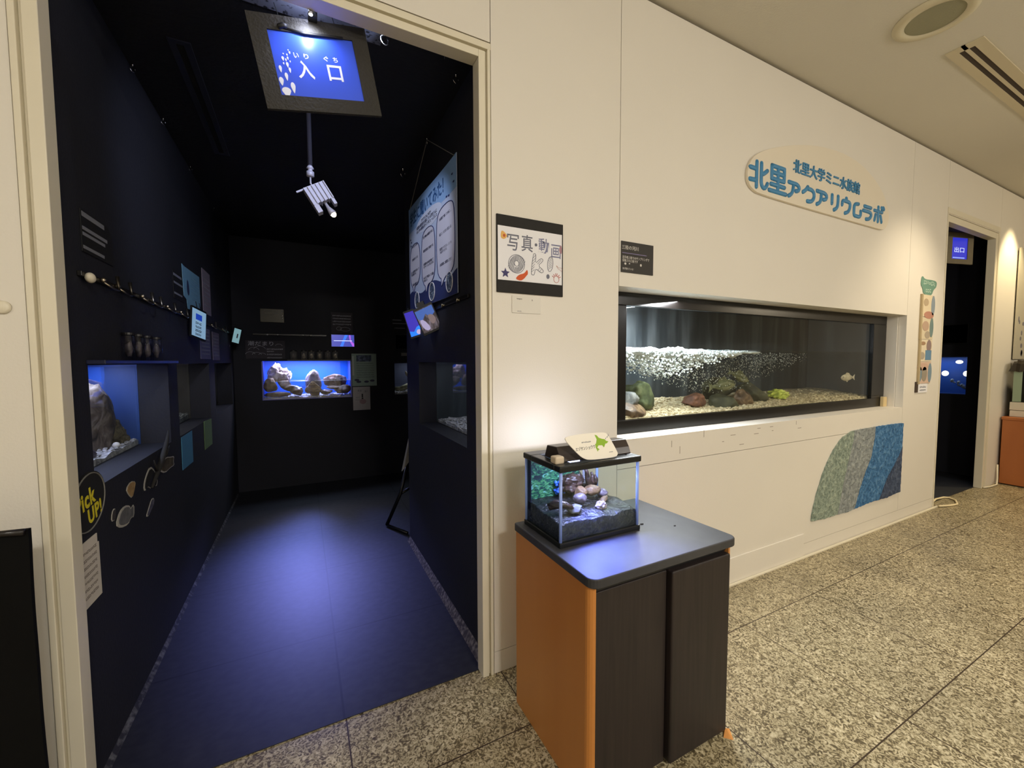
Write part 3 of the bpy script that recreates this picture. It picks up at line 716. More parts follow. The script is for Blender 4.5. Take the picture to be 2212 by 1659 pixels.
def letter(key, xa, xb, za, zb, r_, m, parent, name='letter'):
    mb = MB()
    for st_ in STROKES[key]:
        P = [(xa+(xb-xa)*u, za+(zb-za)*v) for u, v in st_]
        Q = [P[0]]
        for k in range(1, len(P)):
            a, b_ = Vector(Q[-1]), Vector(P[k]); n = max(1, int((b_-a).length/.012))
            Q += [tuple(a.lerp(b_, q/n)) for q in range(1, n+1)]
        for _ in range(1 if key == 'mu' else 3):
            if len(st_) > 2 and key != 'sato': Q = [Q[0]]+[((Q[k-1][0]+Q[k][0]*2+Q[k+1][0])/4, (Q[k-1][1]+Q[k][1]*2+Q[k+1][1])/4) for k in range(1, len(Q)-1)]+[Q[-1]]
        mb.tube([(x, 0, z) for x, z in Q], r_, 12)
        mb.ball((Q[0][0], 0, Q[0][1]), r_, 2); mb.ball((Q[-1][0], 0, Q[-1][1]), r_, 2)
        for x, z in [P[k] for k in range(1, len(P)-1)] if key == 'sato' else []: mb.ball((x, 0, z), r_, 2)
    mb.v = [(x, -.016+y*.7, z) for x, y, z in mb.v]
    return mb.build(name, m, parent, smooth=True)
for key, xa, xb, za, zb, r_ in (('kita', -.788, -.616, -.125, .02, .0125), ('sato', -.612, -.443, -.12, .03, .0125), ('a', -.432, -.3, -.117, -.028, .0125), ('ku', -.288, -.146, -.117, -.026, .0125), ('a', -.139, .0, -.117, -.026, .0125),
                               ('ri', .03, .128, -.12, -.02, .0125), ('u', .153, .276, -.12, -.02, .0125), ('mu', .29, .412, -.12, -.026, .0125), ('ra', .425, .562, -.116, -.026, .0125), ('bo', .577, .72, -.112, -.004, .0115)):
    letter(key, xa, xb, za, zb, r_, SIGNB, sg)
text('lettering', '北里大学ミニ水族館', -.005, .068, .76, .078, SIGNB, sg, y=-.016, depth=.006, bold=.012)

# ---- photo and video sign
ph = thing('paper_sign', 'hand drawn notice on white paper over a black board beside the entrance', 'sign', (.84, -.001, 1.7))
MB().box(-.154, .154, -.006, 0, -.15, .15).build('board', BLACKM, ph, bevel=.002)
MB().box(-.15, .147, -.0075, -.0062, -.102, .106).build('paper', PAPER, ph)
VPEN = mat('violet_grey_pencil', (128, 130, 158), .8)
for ch, cx, cz, w_, h_, m_ in (('写', -.084, .047, .052, .062, INKG), ('真', -.02, .051, .052, .066, INKG), ('動', .058, .05, .05, .06, VPEN), ('画', .117, .034, .046, .056, VPEN)):
    text('lettering', ch, cx, cz, w_, h_, m_, ph, y=-.0076, bold=.006)
MB().prism(ell(.021, .05, .006, .006), -.0085, -.0076).build('dot', INKG, ph)
# hatched OK!
mb = MB()
for k in range(-9, 10):
    x = -.068+k*.0036
    h_ = .034*math.sqrt(max(0, 1-(k/10)**2))
    if abs(k) > 2:
        mb.tube([(x-.006, -.0082, -.035-h_), (x+.006, -.0082, -.035+h_)], .0008, 4)
    else:
        mb.tube([(x+.001, -.0082, -.035+.013), (x+.006, -.0082, -.035+h_)], .0008, 4).tube([(x-.006, -.0082, -.035-h_), (x-.001, -.0082, -.035-.013)], .0008, 4)
mb.build('hatching', INKG, ph)
outline(ell(-.068, -.035, .036, .036), .0011, -.0082, INKG, ph)
outline(ell(-.068, -.033, .01, .011), .0011, -.0082, INKG, ph)
kp = [(.005, -.073), (-.003, -.066), (.008, .012), (.016, .016), (.021, .008), (.017, -.026), (.042, -.002), (.054, -.004), (.052, -.014), (.03, -.032), (.056, -.048), (.054, -.058), (.044, -.06), (.018, -.044), (.013, -.07)]
outline(smoothpoly(kp, 1), .0011, -.0082, INKG, ph)
mb = MB()
for a, b_ in (((.0, -.06), (.012, -.05)), ((.001, -.05), (.013, -.038)), ((.003, -.04), (.015, -.027)), ((.004, -.028), (.015, -.016)), ((.006, -.016), (.017, -.004)), ((.007, -.004), (.018, .008)), ((.028, -.026), (.036, -.018)), ((.034, -.02), (.044, -.009)), ((.03, -.052), (.038, -.04)), ((.038, -.056), (.046, -.045))):
    mb.tube([(a[0], -.0082, a[1]), (b_[0], -.0082, b_[1])], .0008, 4)
mb.build('hatching', INKG, ph)
outline(ell(.089, -.02, .013, .031, rot=-.12), .0011, -.0082, INKG, ph)
MB().prism(ell(.078, -.072, .0075, .0095), -.0085, -.0076).build('dot', INKG, ph)
mb = MB()
for k in range(7): mb.tube([(.08, -.0082, -.042+k*.007), (.097, -.0082, -.03+k*.007)], .0008, 4)
mb.build('hatching', INKG, ph)
star = []
for k in range(10): a = PI/2+PI*k/5; r_ = .02 if k % 2 == 0 else .009; star.append((-.118+r_*math.cos(a), -.075+r_*math.sin(a)))
MB().prism(star, -.0085, -.0076).build('starfish_drawing', mat('dusk_blue_crayon', (70, 66, 110), .8), ph)
fi = smoothpoly([(-.072, -.095), (-.05, -.1), (-.034, -.09), (-.026, -.08), (-.016, -.07), (-.02, -.052), (-.028, -.062), (-.036, -.07), (-.054, -.075), (-.068, -.085)], 1)
MB().prism(fi, -.0085, -.0076).build('fish_drawing', mat('orange_crayon', (206, 92, 48), .8), ph)
fi = smoothpoly([(-.137, .078), (-.137, .058), (-.122, .054), (-.108, .068), (-.118, .08), (-.132, .088)], 1)
MB().prism(fi, -.0085, -.0076).build('fish_drawing', mat('amber_crayon', (226, 178, 100), .8), ph)
MB().prism(ell(-.123, .069, .005, .006, 10), -.0092, -.0085).build('fish_mark', DRED, ph)
MB().prism(smoothpoly([(.146, .06), (.138, .062), (.132, .045), (.136, .03), (.146, .026)], 1), -.0085, -.0076).build('jellyfish_drawing', mat('mauve_crayon', (170, 130, 140), .8), ph)
RC = mat('red_crayon', (186, 86, 70), .8)
outline(ell(.119, -.08, .013, .014, 14), .0009, -.0082, RC, ph, 'crab_drawing')
mb = MB()
for a in (.5, .9, 1.4, 1.75, 2.2, 2.6): mb.tube([(.119+.013*math.cos(a), -.0082, -.08+.014*math.sin(a)), (.119+.024*math.cos(a), -.0082, -.08+.025*math.sin(a))], .0013, 4)
mb.build('crab_legs', RC, ph)
outline(smoothpoly([(.116, -.02), (.13, -.032), (.147, -.03), (.146, -.048), (.138, -.04), (.128, -.036)], 1), .0007, -.0082, mat('pink_pencil', (200, 160, 150), .8), ph, 'ray_drawing')
# the small sheet under it
qr = thing('notice_sheet', 'small white laminated sheet with two captions under the hand drawn notice', 'notice', (.82, -.001, 1.507))
MB().box(-.066, .066, -.0022, 0, -.034, .034).build('sheet', mat('laminated_sheet', (222, 217, 206), .25), qr)
text('caption', 'Instagram', -.033, .022, .024, .006, INK, qr, y=-.0023)
text('caption', 'X', .026, .02, .006, .006, INK, qr, y=-.0023)
lines([(-.042, -.024, -.027, .003)], INKG, qr, y=-.0028)

# ---- black label at the aquarium
lb = thing('label_sheet', 'black label with white writing above the left end of the long aquarium', 'label', (1.413, -.001, 1.756))
MB().box(-.099, .099, -.003, 0, -.07, .07).build('sheet', mat('black_label', (40, 36, 32), .6), lb)
LWH = mat('label_white_print', (214, 210, 204), .6)
text('heading', '三陸の河川', -.046, .043, .1, .019, LWH, lb, y=-.0031)
MB().box(-.094, .055, -.0038, -.003, .016, .019).build('rule', mat('violet_print', (128, 118, 160), .6), lb)
text('writing', '岩手県三陸でのサンプリングで\n採集された魚です', -.01, -.009, .165, .028, LWH, lb, y=-.0031, align='LEFT')
text('writing', '魚が隠れている！', -.058, -.053, .066, .01, LWH, lb, y=-.0031)
MB().prism(ell(-.075, -.031, .006, .005, 12), -.0038, -.003).prism(ell(-.05, -.029, .004, .003, 12), -.0038, -.003).prism(ell(.02, -.03, .005, .006, 12), -.0038, -.003).build('fish_print', LWH, lb)

# ---- felt mural
mu = thing('felt_mural', 'ragged wool felt mural in green, grey and blue bands below the aquarium', 'mural', (3.6, -.001, .5))
FZ = [multi('sage_felt', [(108, 124, 112), (138, 152, 138), (166, 178, 160)], 40, .95, bump=.9), multi('grey_felt', [(112, 120, 122), (138, 144, 144), (164, 170, 168)], 36, .95, bump=.9),
      multi('blue_felt', [(36, 84, 128), (56, 108, 156), (96, 142, 184)], 38, .95, bump=.9), multi('navy_felt', [(40, 52, 78), (58, 72, 98), (84, 96, 120)], 40, .95, bump=.9)]
A = [(2.948, .222), (2.965, .3), (3.005, .4), (3.055, .5), (3.107, .578), (3.19, .672), (3.29, .742), (3.4, .777), (3.45, .782)]
B = [(3.45, .782), (3.435, .7), (3.385, .58), (3.34, .46), (3.31, .36), (3.285, .27), (3.265, .212)]
Cc = [(3.745, .786), (3.74, .7), (3.7, .56), (3.63, .47), (3.585, .4), (3.54, .32), (3.51, .25), (3.487, .214)]
D = [(4.188, .6), (4.14, .54), (4.09, .49), (4.03, .44), (3.97, .39), (3.92, .33), (3.87, .26), (3.84, .226)]
zones = [A+B[1:]+[(3.1, .212)], [(3.45, .782)]+[(3.6, .785)]+Cc+[(3.38, .208)]+B[::-1][:-1], Cc+[(3.65, .226)]+D[::-1]+[(4.19, .783), (3.95, .787)], D+[(3.98, .222), (4.08, .232), (4.187, .236)]]
for zi, p in enumerate(zones):
    q = []
    for i in range(len(p)):
        a, b_ = Vector(p[i]), Vector(p[(i+1) % len(p)]); n = max(1, int((b_-a).length/.018))
        for k in range(n):
            c_ = a.lerp(b_, k/n); j = noise.noise(Vector((c_.x*70, c_.y*70, zi*.0)))*.006
            q.append((c_.x+j-3.6, c_.y+noise.noise(Vector((c_.x*60, c_.y*60, 9)))*.006-.5))
    MB().prism(q, -.008-.0012*zi, 0).build('felt_band', FZ[zi], mu)['label'] = ('sage green felt band', 'grey felt band', 'bright blue felt band', 'dark navy felt corner')[zi]

# ---- stickers beside the second door
st = thing('lettering_sticker', 'teal blob shaped sticker with white lettering above the picture strip', 'sticker', (4.54, -.001, 1.87))
MB().prism(smoothpoly([(-.14, .06), (-.15, .0), (-.11, -.02), (-.1, -.06), (-.03, -.075), (.06, -.07), (.09, -.02), (.14, .0), (.15, .05), (.05, .055), (-.08, .05), (-.12, .075)], 2), -.002, 0).build('backing', mat('teal_sticker', (104, 146, 128), .5), st)
lines([(-.1, .11, .025, .035), (-.06, .05, -.035, .035)], mat('mint_print', (190, 214, 196), .6), st, y=-.0026)
ps = thing('picture_strip', 'tall narrow strip of illustrated panels beside the second doorway', 'poster', (4.53, -.001, 1.44))
MB().box(-.13, -.105, -.012, 0, .0, .36).box(-.125, -.1, -.012, 0, -.36, 0).build('edge_strip', mat('tan_edge', (176, 158, 122), .7), ps)
PCOL = [(220, 204, 172), (214, 200, 170), (222, 208, 180), (208, 180, 160)]
for i in range(4):
    MB().box(-.105, .12, -.004, 0, .185-.18*i, .36-.18*i).build('panel', mat('strip_paper_%s' % 'abcd'[i], PCOL[i], .7), ps)
dr = [('oval_print', (-.03, .3, .045, .03), (180, 160, 130)), ('oval_print', (.1, .28, .035, .08), (136, 148, 158)), ('animal_print', (.03, .2, .09, .03), (182, 130, 110)), ('oval_print', (.09, .1, .035, .08), (110, 132, 130)),
      ('animal_print', (-.02, .11, .06, .04), (184, 156, 134)), ('oval_print', (.02, .04, .05, .03), (170, 156, 136)), ('oval_print', (.06, -.05, .045, .05), (140, 120, 116)), ('animal_print', (-.05, -.03, .045, .015), (160, 128, 96)),
      ('animal_print', (-.06, -.13, .05, .03), (170, 158, 140)), ('animal_print', (-.03, -.22, .1, .03), (200, 166, 146)), ('oval_print', (-.08, -.28, .035, .06), (120, 140, 150)), ('oval_print', (.1, -.27, .035, .08), (120, 142, 156)), ('oval_print', (0, -.28, .05, .06), (150, 140, 124))]
for nm, (cx, cz, rx, rz), c_ in dr:
    MB().prism(ell(cx, cz, rx, rz, 18), -.005, -.004).build(nm, mat('print_%d_%d_%d' % c_, c_, .7), ps)
MB().box(0.0, .11, -.0052, -.004, -.165, -.085).build('square_print', mat('steel_blue_print', (96, 134, 164), .7), ps)
MB().box(-.15, -.105, -.006, 0, -.425, -.34).build('dark_tab', mat('dark_brown_tab', (64, 50, 40), .6), ps)
MB().box(-.1, .07, -.004, 0, -.43, -.36).build('caption_panel', PAPER, ps)
lines([(-.07, .04, -.385, .016), (-.07, .04, -.41, .012)], INKG, ps, y=-.0048)

# ---- second cabinet and its covered tank, far right
cb2 = thing('cabinet', 'low orange brown cabinet at the far right beyond the second doorway', 'cabinet', (6.85, -.28, 0))
WOOD2 = multi('red_brown_laminate', [(150, 84, 38), (166, 96, 46), (176, 106, 54)], 3, .45, (1, 1, .15))
L(MB().box(6.36, 7.3, -.52, -.02, .01, .665), cb2).build('body', WOOD2, cb2, bevel=.003)
L(MB().box(6.35, 7.31, -.53, -.015, .665, .695), cb2).build('worktop', WOOD2, cb2, bevel=.003)
L(MB().box(6.38, 6.82, -.54, -.521, .03, .65), cb2).build('door', WOOD2, cb2, bevel=.003)
L(MB().box(6.84, 7.28, -.54, -.521, .03, .65), cb2).build('door', WOOD2, cb2, bevel=.003)
bxw = thing('storage_box', 'flat white box with a seam under the covered tank at the far right', 'box', (6.8, -.28, .696))
WP = mat('white_plastic', (214, 206, 186), .5)
L(MB().box(6.42, 7.2, -.5, -.05, .697, .76), bxw).build('lower_tray', WP, bxw, bevel=.004)
L(MB().box(6.418, 7.202, -.502, -.048, .764, .845), bxw).build('upper_tray', WP, bxw, bevel=.004)
L(MB().box(6.4145, 6.418, -.3, -.18, .72, .732), bxw).build('handle', mat('dull_brass', (120, 100, 60), .4), bxw)
ct = thing('aquarium', 'tank with dark sides covered in crumpled black plastic at the far right', 'aquarium', (6.8, -.28, .847))
L(MB().box(6.43, 7.2, -.5, -.06, .848, 1.2), ct).build('tank', mat('dark_tank_side', (30, 32, 26), .15), ct, bevel=.004)
L(MB().box(6.425, 6.4295, -.12, -.062, .85, 1.19), ct).build('glass_edge', mat('pale_green_glass_edge', (150, 168, 140), .3), ct)
cv = MB(); NX, NY = 30, 20
vs = []
for j in range(NY+1):
    for i in range(NX+1):
        u, v = i/NX, j/NY
        x = 6.39+.85*u; y = -.53+.5*v
        e_ = min(u, 1-u, v, 1-v)
        z = 1.235+.05*noise.noise(Vector((x*8, y*8, 1)))+.03*noise.noise(Vector((x*21, y*21, 4)))-(.07 if e_ == 0 else 0)
        vs.append((x, y, z))
cv.add(vs, [(j*(NX+1)+i, j*(NX+1)+i+1, (j+1)*(NX+1)+i+1, (j+1)*(NX+1)+i) for j in range(NY) for i in range(NX)])
L(cv, ct).build('plastic_cover', mat('crumpled_black_plastic', (34, 28, 22), .16), ct)
db = thing('display_board', 'grey display board with dark dots leaning on the wall at the far right', 'board', (7.0, -.012, 1.7))
MB().box(-.42, .6, -.012, 0, -.42, .72).build('board', mat('grey_board', (176, 170, 152), .8), db)
rnd = random.Random(3)
mb = MB()
for k in range(26): mb.prism(ell(rnd.uniform(-.38, .2), rnd.uniform(-.38, .05), rnd.uniform(.015, .03), rnd.uniform(.02, .03), 12), -.0128, -.012)
mb.build('dot_print', mat('slate_dots', (112, 110, 118), .8), db)
cr_ = MB().tube([(4.9, .03, .012), (5.1, .06, .012), (5.24, .05, .01), (5.27, .02, .01), (5.22, -.035, .009), (5.1, -.08, .009), (5.0, -.065, .009), (4.88, -.03, .012)], .008, 8)
tag(cr_.build('power_cord', mat('cream_cable', (226, 210, 170), .5), smooth=True), 'cream cord looped on the floor at the second doorway', 'cord')
cr2 = MB().tube([(5.98, -.012, .012), (6.1, -.03, .01), (6.25, -.035, .01), (6.32, -.02, .06), (6.335, -.012, .2)], .007, 8)
tag(cr2.build('power_cord', mat('white_cable', (220, 212, 190), .5), smooth=True), 'white cord running from the doorway up behind the far cabinet', 'cord')

# ---- ceiling fittings
cs = thing('ceiling_speaker', 'round ceiling speaker with a grey green grille near the top right', 'speaker', (2.785, -.545, H))
MB().lathe([(.155, 0), (.155, -.006), (.135, -.014), (.108, -.012), (.108, 0)], n=48).build('rim', mat('cream_rim', (204, 194, 164), .6), cs, smooth=True)
MB().lathe([(.107, -.008), (.107, -.004)], n=48).build('grille', mat('grey_green_grille', (146, 142, 114), .8, bump=.3, bscale=500), cs)
av = thing('air_vent', 'long ceiling air vent with two dark slots at the top right', 'vent', (3.9, -.535, H))
MB().box(-.73, .8, -.075, -.03, -.006, 0).box(-.73, .8, .03, .07, -.006, 0).box(-.73, .8, -.008, .008, -.006, 0).box(-.73, -.68, -.03, .03, -.006, 0).box(.75, .8, -.03, .03, -.006, 0).build('frame', mat('vent_cream', (200, 188, 158), .6), av)
for yy in (-.03, .008): MB().box(-.68, .75, yy, yy+.022, -.0035, -.0005).build('slot', mat('vent_dark', (58, 46, 34), .8), av)
# ---- far left: covered stand, wall button
bs = thing('covered_panel', 'panel draped in black sheeting standing at the far left beside the entrance frame', 'panel', (-.9, -.185, 0))
SHEET = mat('black_sheeting', (5, 5, 5), .8, var=.3, scale=10, bump=.25, bscale=14, spec=.15)
mb = MB(); NX, NZ = 26, 20; vs = []
for j in range(NZ+1):
    for i in range(NX+1):
        u, v = i/NX, j/NZ
        z = .915*v; xr = -.552 + .006*(1-v)
        x = -1.35+(xr+1.35)*u
        y = -.2-.012*(1-v)*abs(math.sin(u*9))+.008*noise.noise(Vector((x*9, z*5, 0)))
        if j == NZ: z += .012*noise.noise(Vector((x*20, 0, 7)))-.005
        vs.append((x, y, z+.001))
k0 = len(vs); vs += [(x, y+.012, z) for x, y, z in vs]
fs = [(j*(NX+1)+i, j*(NX+1)+i+1, (j+1)*(NX+1)+i+1, (j+1)*(NX+1)+i) for j in range(NZ) for i in range(NX)]
fs += [tuple(k0+q for q in f[::-1]) for f in fs]
for i in range(NX):
    a = NZ*(NX+1)+i; fs.append((a, a+1, k0+a+1, k0+a)); fs.append((i, k0+i, k0+i+1, i+1))
for j in range(NZ):
    for i in (0, NX):
        a = j*(NX+1)+i; b_ = a+NX+1; fs.append((a, b_, k0+b_, k0+a))
L(MB().add(vs, fs), bs).build('sheet', SHEET, bs)
lip = MB(); pts = []
for k in range(20):
    x = -1.345+.79*k/19; pts.append((x, -.202, .9+.012*noise.noise(Vector((x*14, 3, 1)))+.01*(k/19)))
lip.tube(pts, [.006+.006*abs(noise.noise(Vector((p[0]*17, 1, 1)))) for p in pts], 8)
L(lip, bs).build('folded_edge', mat('black_tape', (30, 26, 26), .3), bs, smooth=True)
bt = MB().lathe([(.016, 0), (.016, -.006), (.012, -.009)], n=20, axis='y').build('button', FRAME, smooth=True)
bt.location = (-.652, -.0005, 1.417); tag(bt, 'small round cream button on the wall at the far left', 'button')

# ================================================================ DARK ROOM
# ---- hanging entrance sign
es = thing('hanging_sign', 'tilted black framed blue entrance sign hanging in the main doorway', 'sign', (.077, .1, 2.267), rot=(0, R(-10.7), 0))
fw_, fh_, iw, ih = .181, .1435, .1305, .0985
BOARD = mat('black_corrugated_board', (42, 39, 32), .75, var=.15, scale=20, bump=.3, bscale=120)
mb = MB().box(-fw_, fw_, -.006, .006, ih, fh_).box(-fw_, fw_, -.006, .006, -fh_, -ih).box(-fw_, -iw, -.006, .006, -ih, ih).box(iw, fw_, -.006, .006, -ih, ih)
mb.build('frame', BOARD, es)
MB().box(-iw, iw, -.001, .003, -ih, ih).build('panel', mat('blue_panel', (58, 92, 232), .3), es)
SW = mat('sign_white_paint', (236, 240, 255), .6)
def uv(u, v): return (-iw+2*iw*u, ih-2*ih*v)
for ch, u, v, w_, h_ in (('入', .345, .56, .05, .056), ('口', .70, .565, .046, .05)):
    x, z = uv(u, v); text('lettering', ch, x, z, w_, h_, SW, es, y=-.001, bold=.02)
for ch, u, v in (('い', .27, .345), ('り', .385, .345), ('ぐ', .62, .345), ('ち', .735, .345)):
    x, z = uv(u, v); text('lettering', ch, x, z, .015, .016, SW, es, y=-.001, bold=.02)
for k, (u, v, a, b_) in enumerate([(.068, .92, .055, .1), (.155, .84, .028, .11), (.035, .76, .028, .085), (.105, .68, .02, .08), (.055, .57, .018, .07), (.16, .58, .014, .055), (.145, .5, .016, .055), (.108, .41, .015, .045), (.14, .43, .009, .032), (.165, .4, .01, .035), (.185, .45, .007, .022), (.105, .49, .009, .024), (.2, .31, .011, .028), (.165, .35, .009, .024), (.125, .34, .008, .016), (.19, .275, .007, .016)]):
    x, z = uv(u, v); rx, rz = a*2*iw*.95, b_*2*ih*.95
    pts = [(x+rx*math.cos(t)*(1 if math.sin(t) > 0 else 1+.55*math.sin(t)), z+rz*(math.sin(t)*(.6 if math.sin(t) > 0 else 1.05))) for t in [2*PI*i/20 for i in range(20)]]
    pts = [(max(-iw, px), max(-ih, pz)) for px, pz in pts]
    MB().prism(pts, -.0018, -.001).build('drop_print', SW, es)
MB().tube([(-.085, 0, fh_-.012), (-.092, 0, fh_+.04)], .0012, 5).tube([(.085, 0, fh_-.012), (.08, 0, fh_+.025)], .0012, 5).build('hanging_wire', BLACK, es)
MB().tube([(-.095, -.008, ih+.008), (-.08, -.01, ih+.014), (-.07, -.006, ih+.012)], .008, 8).tube([(-.08, -.006, ih+.008), (-.02, -.007, ih-.001), (.05, -.007, ih+.001), (.1, -.006, ih+.002)], .004, 6).build('tape', BLACK, es, smooth=True)
cl = thing('clip_lamp', 'small black clip lamp with a white glowing LED on top of the entrance sign', 'lamp', (.064, .07, 2.41))
MB().box(-.014, .014, -.004, .028, -.006, .04).build('clip', BLACK, cl, bevel=.003)
MB().tube([(.006, -.008, .035), (.012, -.014, .018), (.006, -.014, .004)], .0025, 8).build('spring_arm', CHROME, cl, smooth=True)
MB().lathe([(.006, 0), (.0085, -.008), (.0085, -.012)], (-.006, -.012, .004), 14).build('lamp_head', CHROME, cl, smooth=True)
MB().ball((-.006, -.012, -.0085), (.006, .006, .003), 2).build('bulb', emit('blue_white_led', (214, 222, 255), 30), cl)
light('entrance_clip_lamp', 'SPOT', (.05, .052, 2.378), 1.5, (.70, .76, 1.0), .004, (.052, .099, 2.33), spot=150, blend=.7)
light('entrance_clip_lamp_up', 'POINT', (.05, .076, 2.447), 1.6, (.62, .68, 1.0), .01)

def ring_pts(c, r, n=18, tilt=0, a0=0, a1=2*PI):
    return [(c[0]+r*math.cos(t)*math.cos(tilt), c[1]+r*math.cos(t)*math.sin(tilt), c[2]+r*math.sin(t)) for t in [a0+(a1-a0)*k/n for k in range(n+1)]]
def hook(label, loc, s=1.0, tilt=.4):
    t = thing('ceiling_hook', label, 'hook', loc)
    MB().lathe([(.005*s, 0), (.004*s, -.006*s), (.0018*s, -.008*s), (.0018*s, -.014*s)], n=10).build('screw_cap', CHROME, t, smooth=True)
    MB().tube(ring_pts((0, 0, -.026*s), .013*s, 16, tilt, PI*.5, PI*2.25), .0018*s, 6).build('hook_loop', CHROME, t, smooth=True)
    return t
hook('chrome hook on the dark ceiling right of the entrance sign', (.302, .127, 2.48), 1.2, .3)
hook('chrome hook second from the entrance sign along the lintel', (.522, .105, 2.48), 1.0, 1.2)
hook('chrome hook at the dark ceiling edge above the right wall', (.609, .222, 2.48), 1.0, .2)
hook('tiny chrome hook in the top right corner of the main doorway', (.629, .09, 2.48), .7, .8)
hook('chrome hooks cluster fitting deep above the hanging poster', (.594, 1.172, 2.48), 1.4, .5)
hook('chrome hook carrying the hanging poster on the right wall', (.634, .764, 2.53-.05), 1.0, 1.5)
for i, y in enumerate((.751, 1.165, 1.723, 2.485)):
    hook(('nearest hook along the top of the left dark wall', 'second nearest hook along the top of the left dark wall', 'third hook along the top of the left dark wall', 'farthest hook along the top of the left dark wall')[i], (XL+.012, y, 2.48), .8, .9)
dv = thing('air_vent', 'dark slot vent in the black ceiling left of the entrance sign', 'vent', (-.375, 1.0, 2.48))
VD = mat('vent_black_metal', (34, 34, 46), .45)
MB().box(-.036, -.012, -.49, .46, -.006, 0).box(.012, .036, -.49, .46, -.006, 0).box(-.012, .012, -.49, -.47, -.006, 0).box(-.012, .012, .44, .46, -.006, 0).build('frame', VD, dv)
MB().box(-.012, .012, -.47, .44, -.002, -.0005).build('slot', mat('pitch_black', (4, 4, 5), .9), dv)
# ---- spotlight on a pole
sl = thing('pole_spotlight', 'pale grey spotlight hanging on a black pole from the dark ceiling', 'spotlight', (.062, .75, 2.48))
MB().lathe([(.03, 0), (.03, -.01), (.0105, -.012), (.0105, -.268)], n=16).build('pole', mat('dark_grey_pole', (60, 60, 72), .4), sl, smooth=True)
MB().lathe([(.008, -.268), (.017, -.282), (.010, -.286), (.010, -.296), (.017, -.298), (.017, -.318), (.008, -.322)], n=18).build('coupling', GREYM, sl, smooth=True)
MB().tube([(0, 0, -.32), (0, 0, -.352), (.008, -.002, -.36)], .004, 8).build('stem', GREYM, sl, smooth=True)
# head, tilted down to the right
hd = MB()
ax = Vector((.5, -.12, -.85)).normalized(); u_ = ax.cross(Vector((0, 1, 0))).normalized(); v_ = ax.cross(u_)
def lp(a, b_, c_): q = Vector((.012, 0, -.36))+u_*a+v_*b_+ax*c_; return (q.x, q.y, q.z)
def obox(mb, a0, a1, b0, b1, c0, c1):
    vs = [lp(a, b_, c_) for a in (a0, a1) for b_ in (b0, b1) for c_ in (c0, c1)]
    mb.add(vs, [(0, 1, 3, 2), (4, 6, 7, 5), (0, 4, 5, 1), (2, 3, 7, 6), (0, 2, 6, 4), (1, 5, 7, 3)])
obox(hd, -.05, .05, -.016, .016, 0, .085)
for k in range(6): obox(hd, -.05+.0195*k-.002, -.05+.0195*k+.003, -.022, .022, .002, .09)
hd.build('heat_sink', GREYM, sl)
hd = MB(); obox(hd, -.052, -.03, -.018, .018, .085, .128); obox(hd, .036, .05, -.018, .018, .085, .118); hd.build('fork', GREYM, sl)
hd = MB(); obox(hd, -.085, -.045, -.003, .003, -.004, .004); hd.build('side_lever', GREYM, sl)
hd = MB()
hd.tube([lp(.004, 0, .085), lp(.004, 0, .115), lp(.006, 0, .135), lp(.008, 0, .15)], [.005, .008, .014, .018], 12); hd.build('lamp_cone', GREYM, sl, smooth=True)
hd = MB(); hd.ball(lp(.008, 0, .153), .013, 2); hd.build('bulb', emit('warm_halogen', (255, 226, 170), 18), sl)
light('pole_spotlight_beam', 'SPOT', tuple(Vector(lp(.008, 0, .172))), .6, (1, .85, .62), .01, tuple(Vector((.012, 0, -.36))+ax*2), spot=70, parent=sl)

# ---- rails with hooks
def rail(label, loc, rotz, length, knob=False):
    t = thing('hook_rail', label, 'rail', loc, rotz)
    MB().box(0, length, -.012, 0, -.008, .008).build('bar', mat('black_rail', (22, 20, 18), .35), t, bevel=.002)
    if knob: MB().ball((.03, -.02, -.008), (.019, .012, .016), 3).build('end_knob', mat('cream_knob', (224, 214, 190), .4), t, smooth=True)
    return t
rail('long black hook rail along the left dark wall', (XL, .2, 1.545), LW, 3.0, True)
rail('black hook rail on the right dark wall under the poster', (XR, .86, 1.562), RW, .66)
rail('black hook rail on the back wall over the bright tank', (-.42, YB, 1.552), 0, .66)
WIREM = mat('aged_chrome', (176, 166, 146), .3, metal=1)
hk0 = thing('hook', 'first curled chrome hook from the doorway on the left rail', 'hook', (XL+.012, .33, 1.545), LW, 'hooks on the left rail')
MB().tube([(0, -.001, 0), (.004, -.016, -.012), (.02, -.022, -.02), (.05, -.024, -.022), (.075, -.022, -.018), (.084, -.018, -.002), (.088, -.014, .03)], [.004, .0035, .003, .003, .003, .004, .006], 8).build('hook_arm', WIREM, hk0, smooth=True)
MB().ball((0, -.006, .002), .009, 2).build('hook_cap', WIREM, hk0, smooth=True)
for i, y in enumerate((.45, .7, .82, 1.05, 1.3, 2.15, 2.6)):
    dup(hk0, (XL+.012, y, 1.545), '%s curled chrome hook from the doorway on the left rail' % ('second', 'third', 'fourth', 'fifth', 'sixth', 'seventh', 'eighth')[i])
hb0 = thing('hook', 'leftmost shiny hook end on the back wall rail', 'hook', (-.294, YB-.012, 1.545), 0, 'hooks on the back rail')
MB().tube([(0, 0, 0), (0, -.016, -.006), (0, -.024, .002)], .0045, 8).build('hook_arm', CHROME, hb0, smooth=True)
MB().ball((0, -.026, .004), (.01, .006, .006), 2).build('hook_cap', mat('lit_steel_cap', (226, 222, 214), .3), hb0, smooth=True)
for i, x in enumerate((-.205, .02, .09)): dup(hb0, (x, YB-.012, 1.545), ('second shiny hook end from the left on the back wall rail', 'third shiny hook end from the left on the back wall rail', 'rightmost shiny hook end on the back wall rail')[i])
hr0 = thing('hook', 'hook nearest the doorway on the right dark wall rail', 'hook', (XR-.012, .3, 1.555), RW, 'hooks on the right rail')
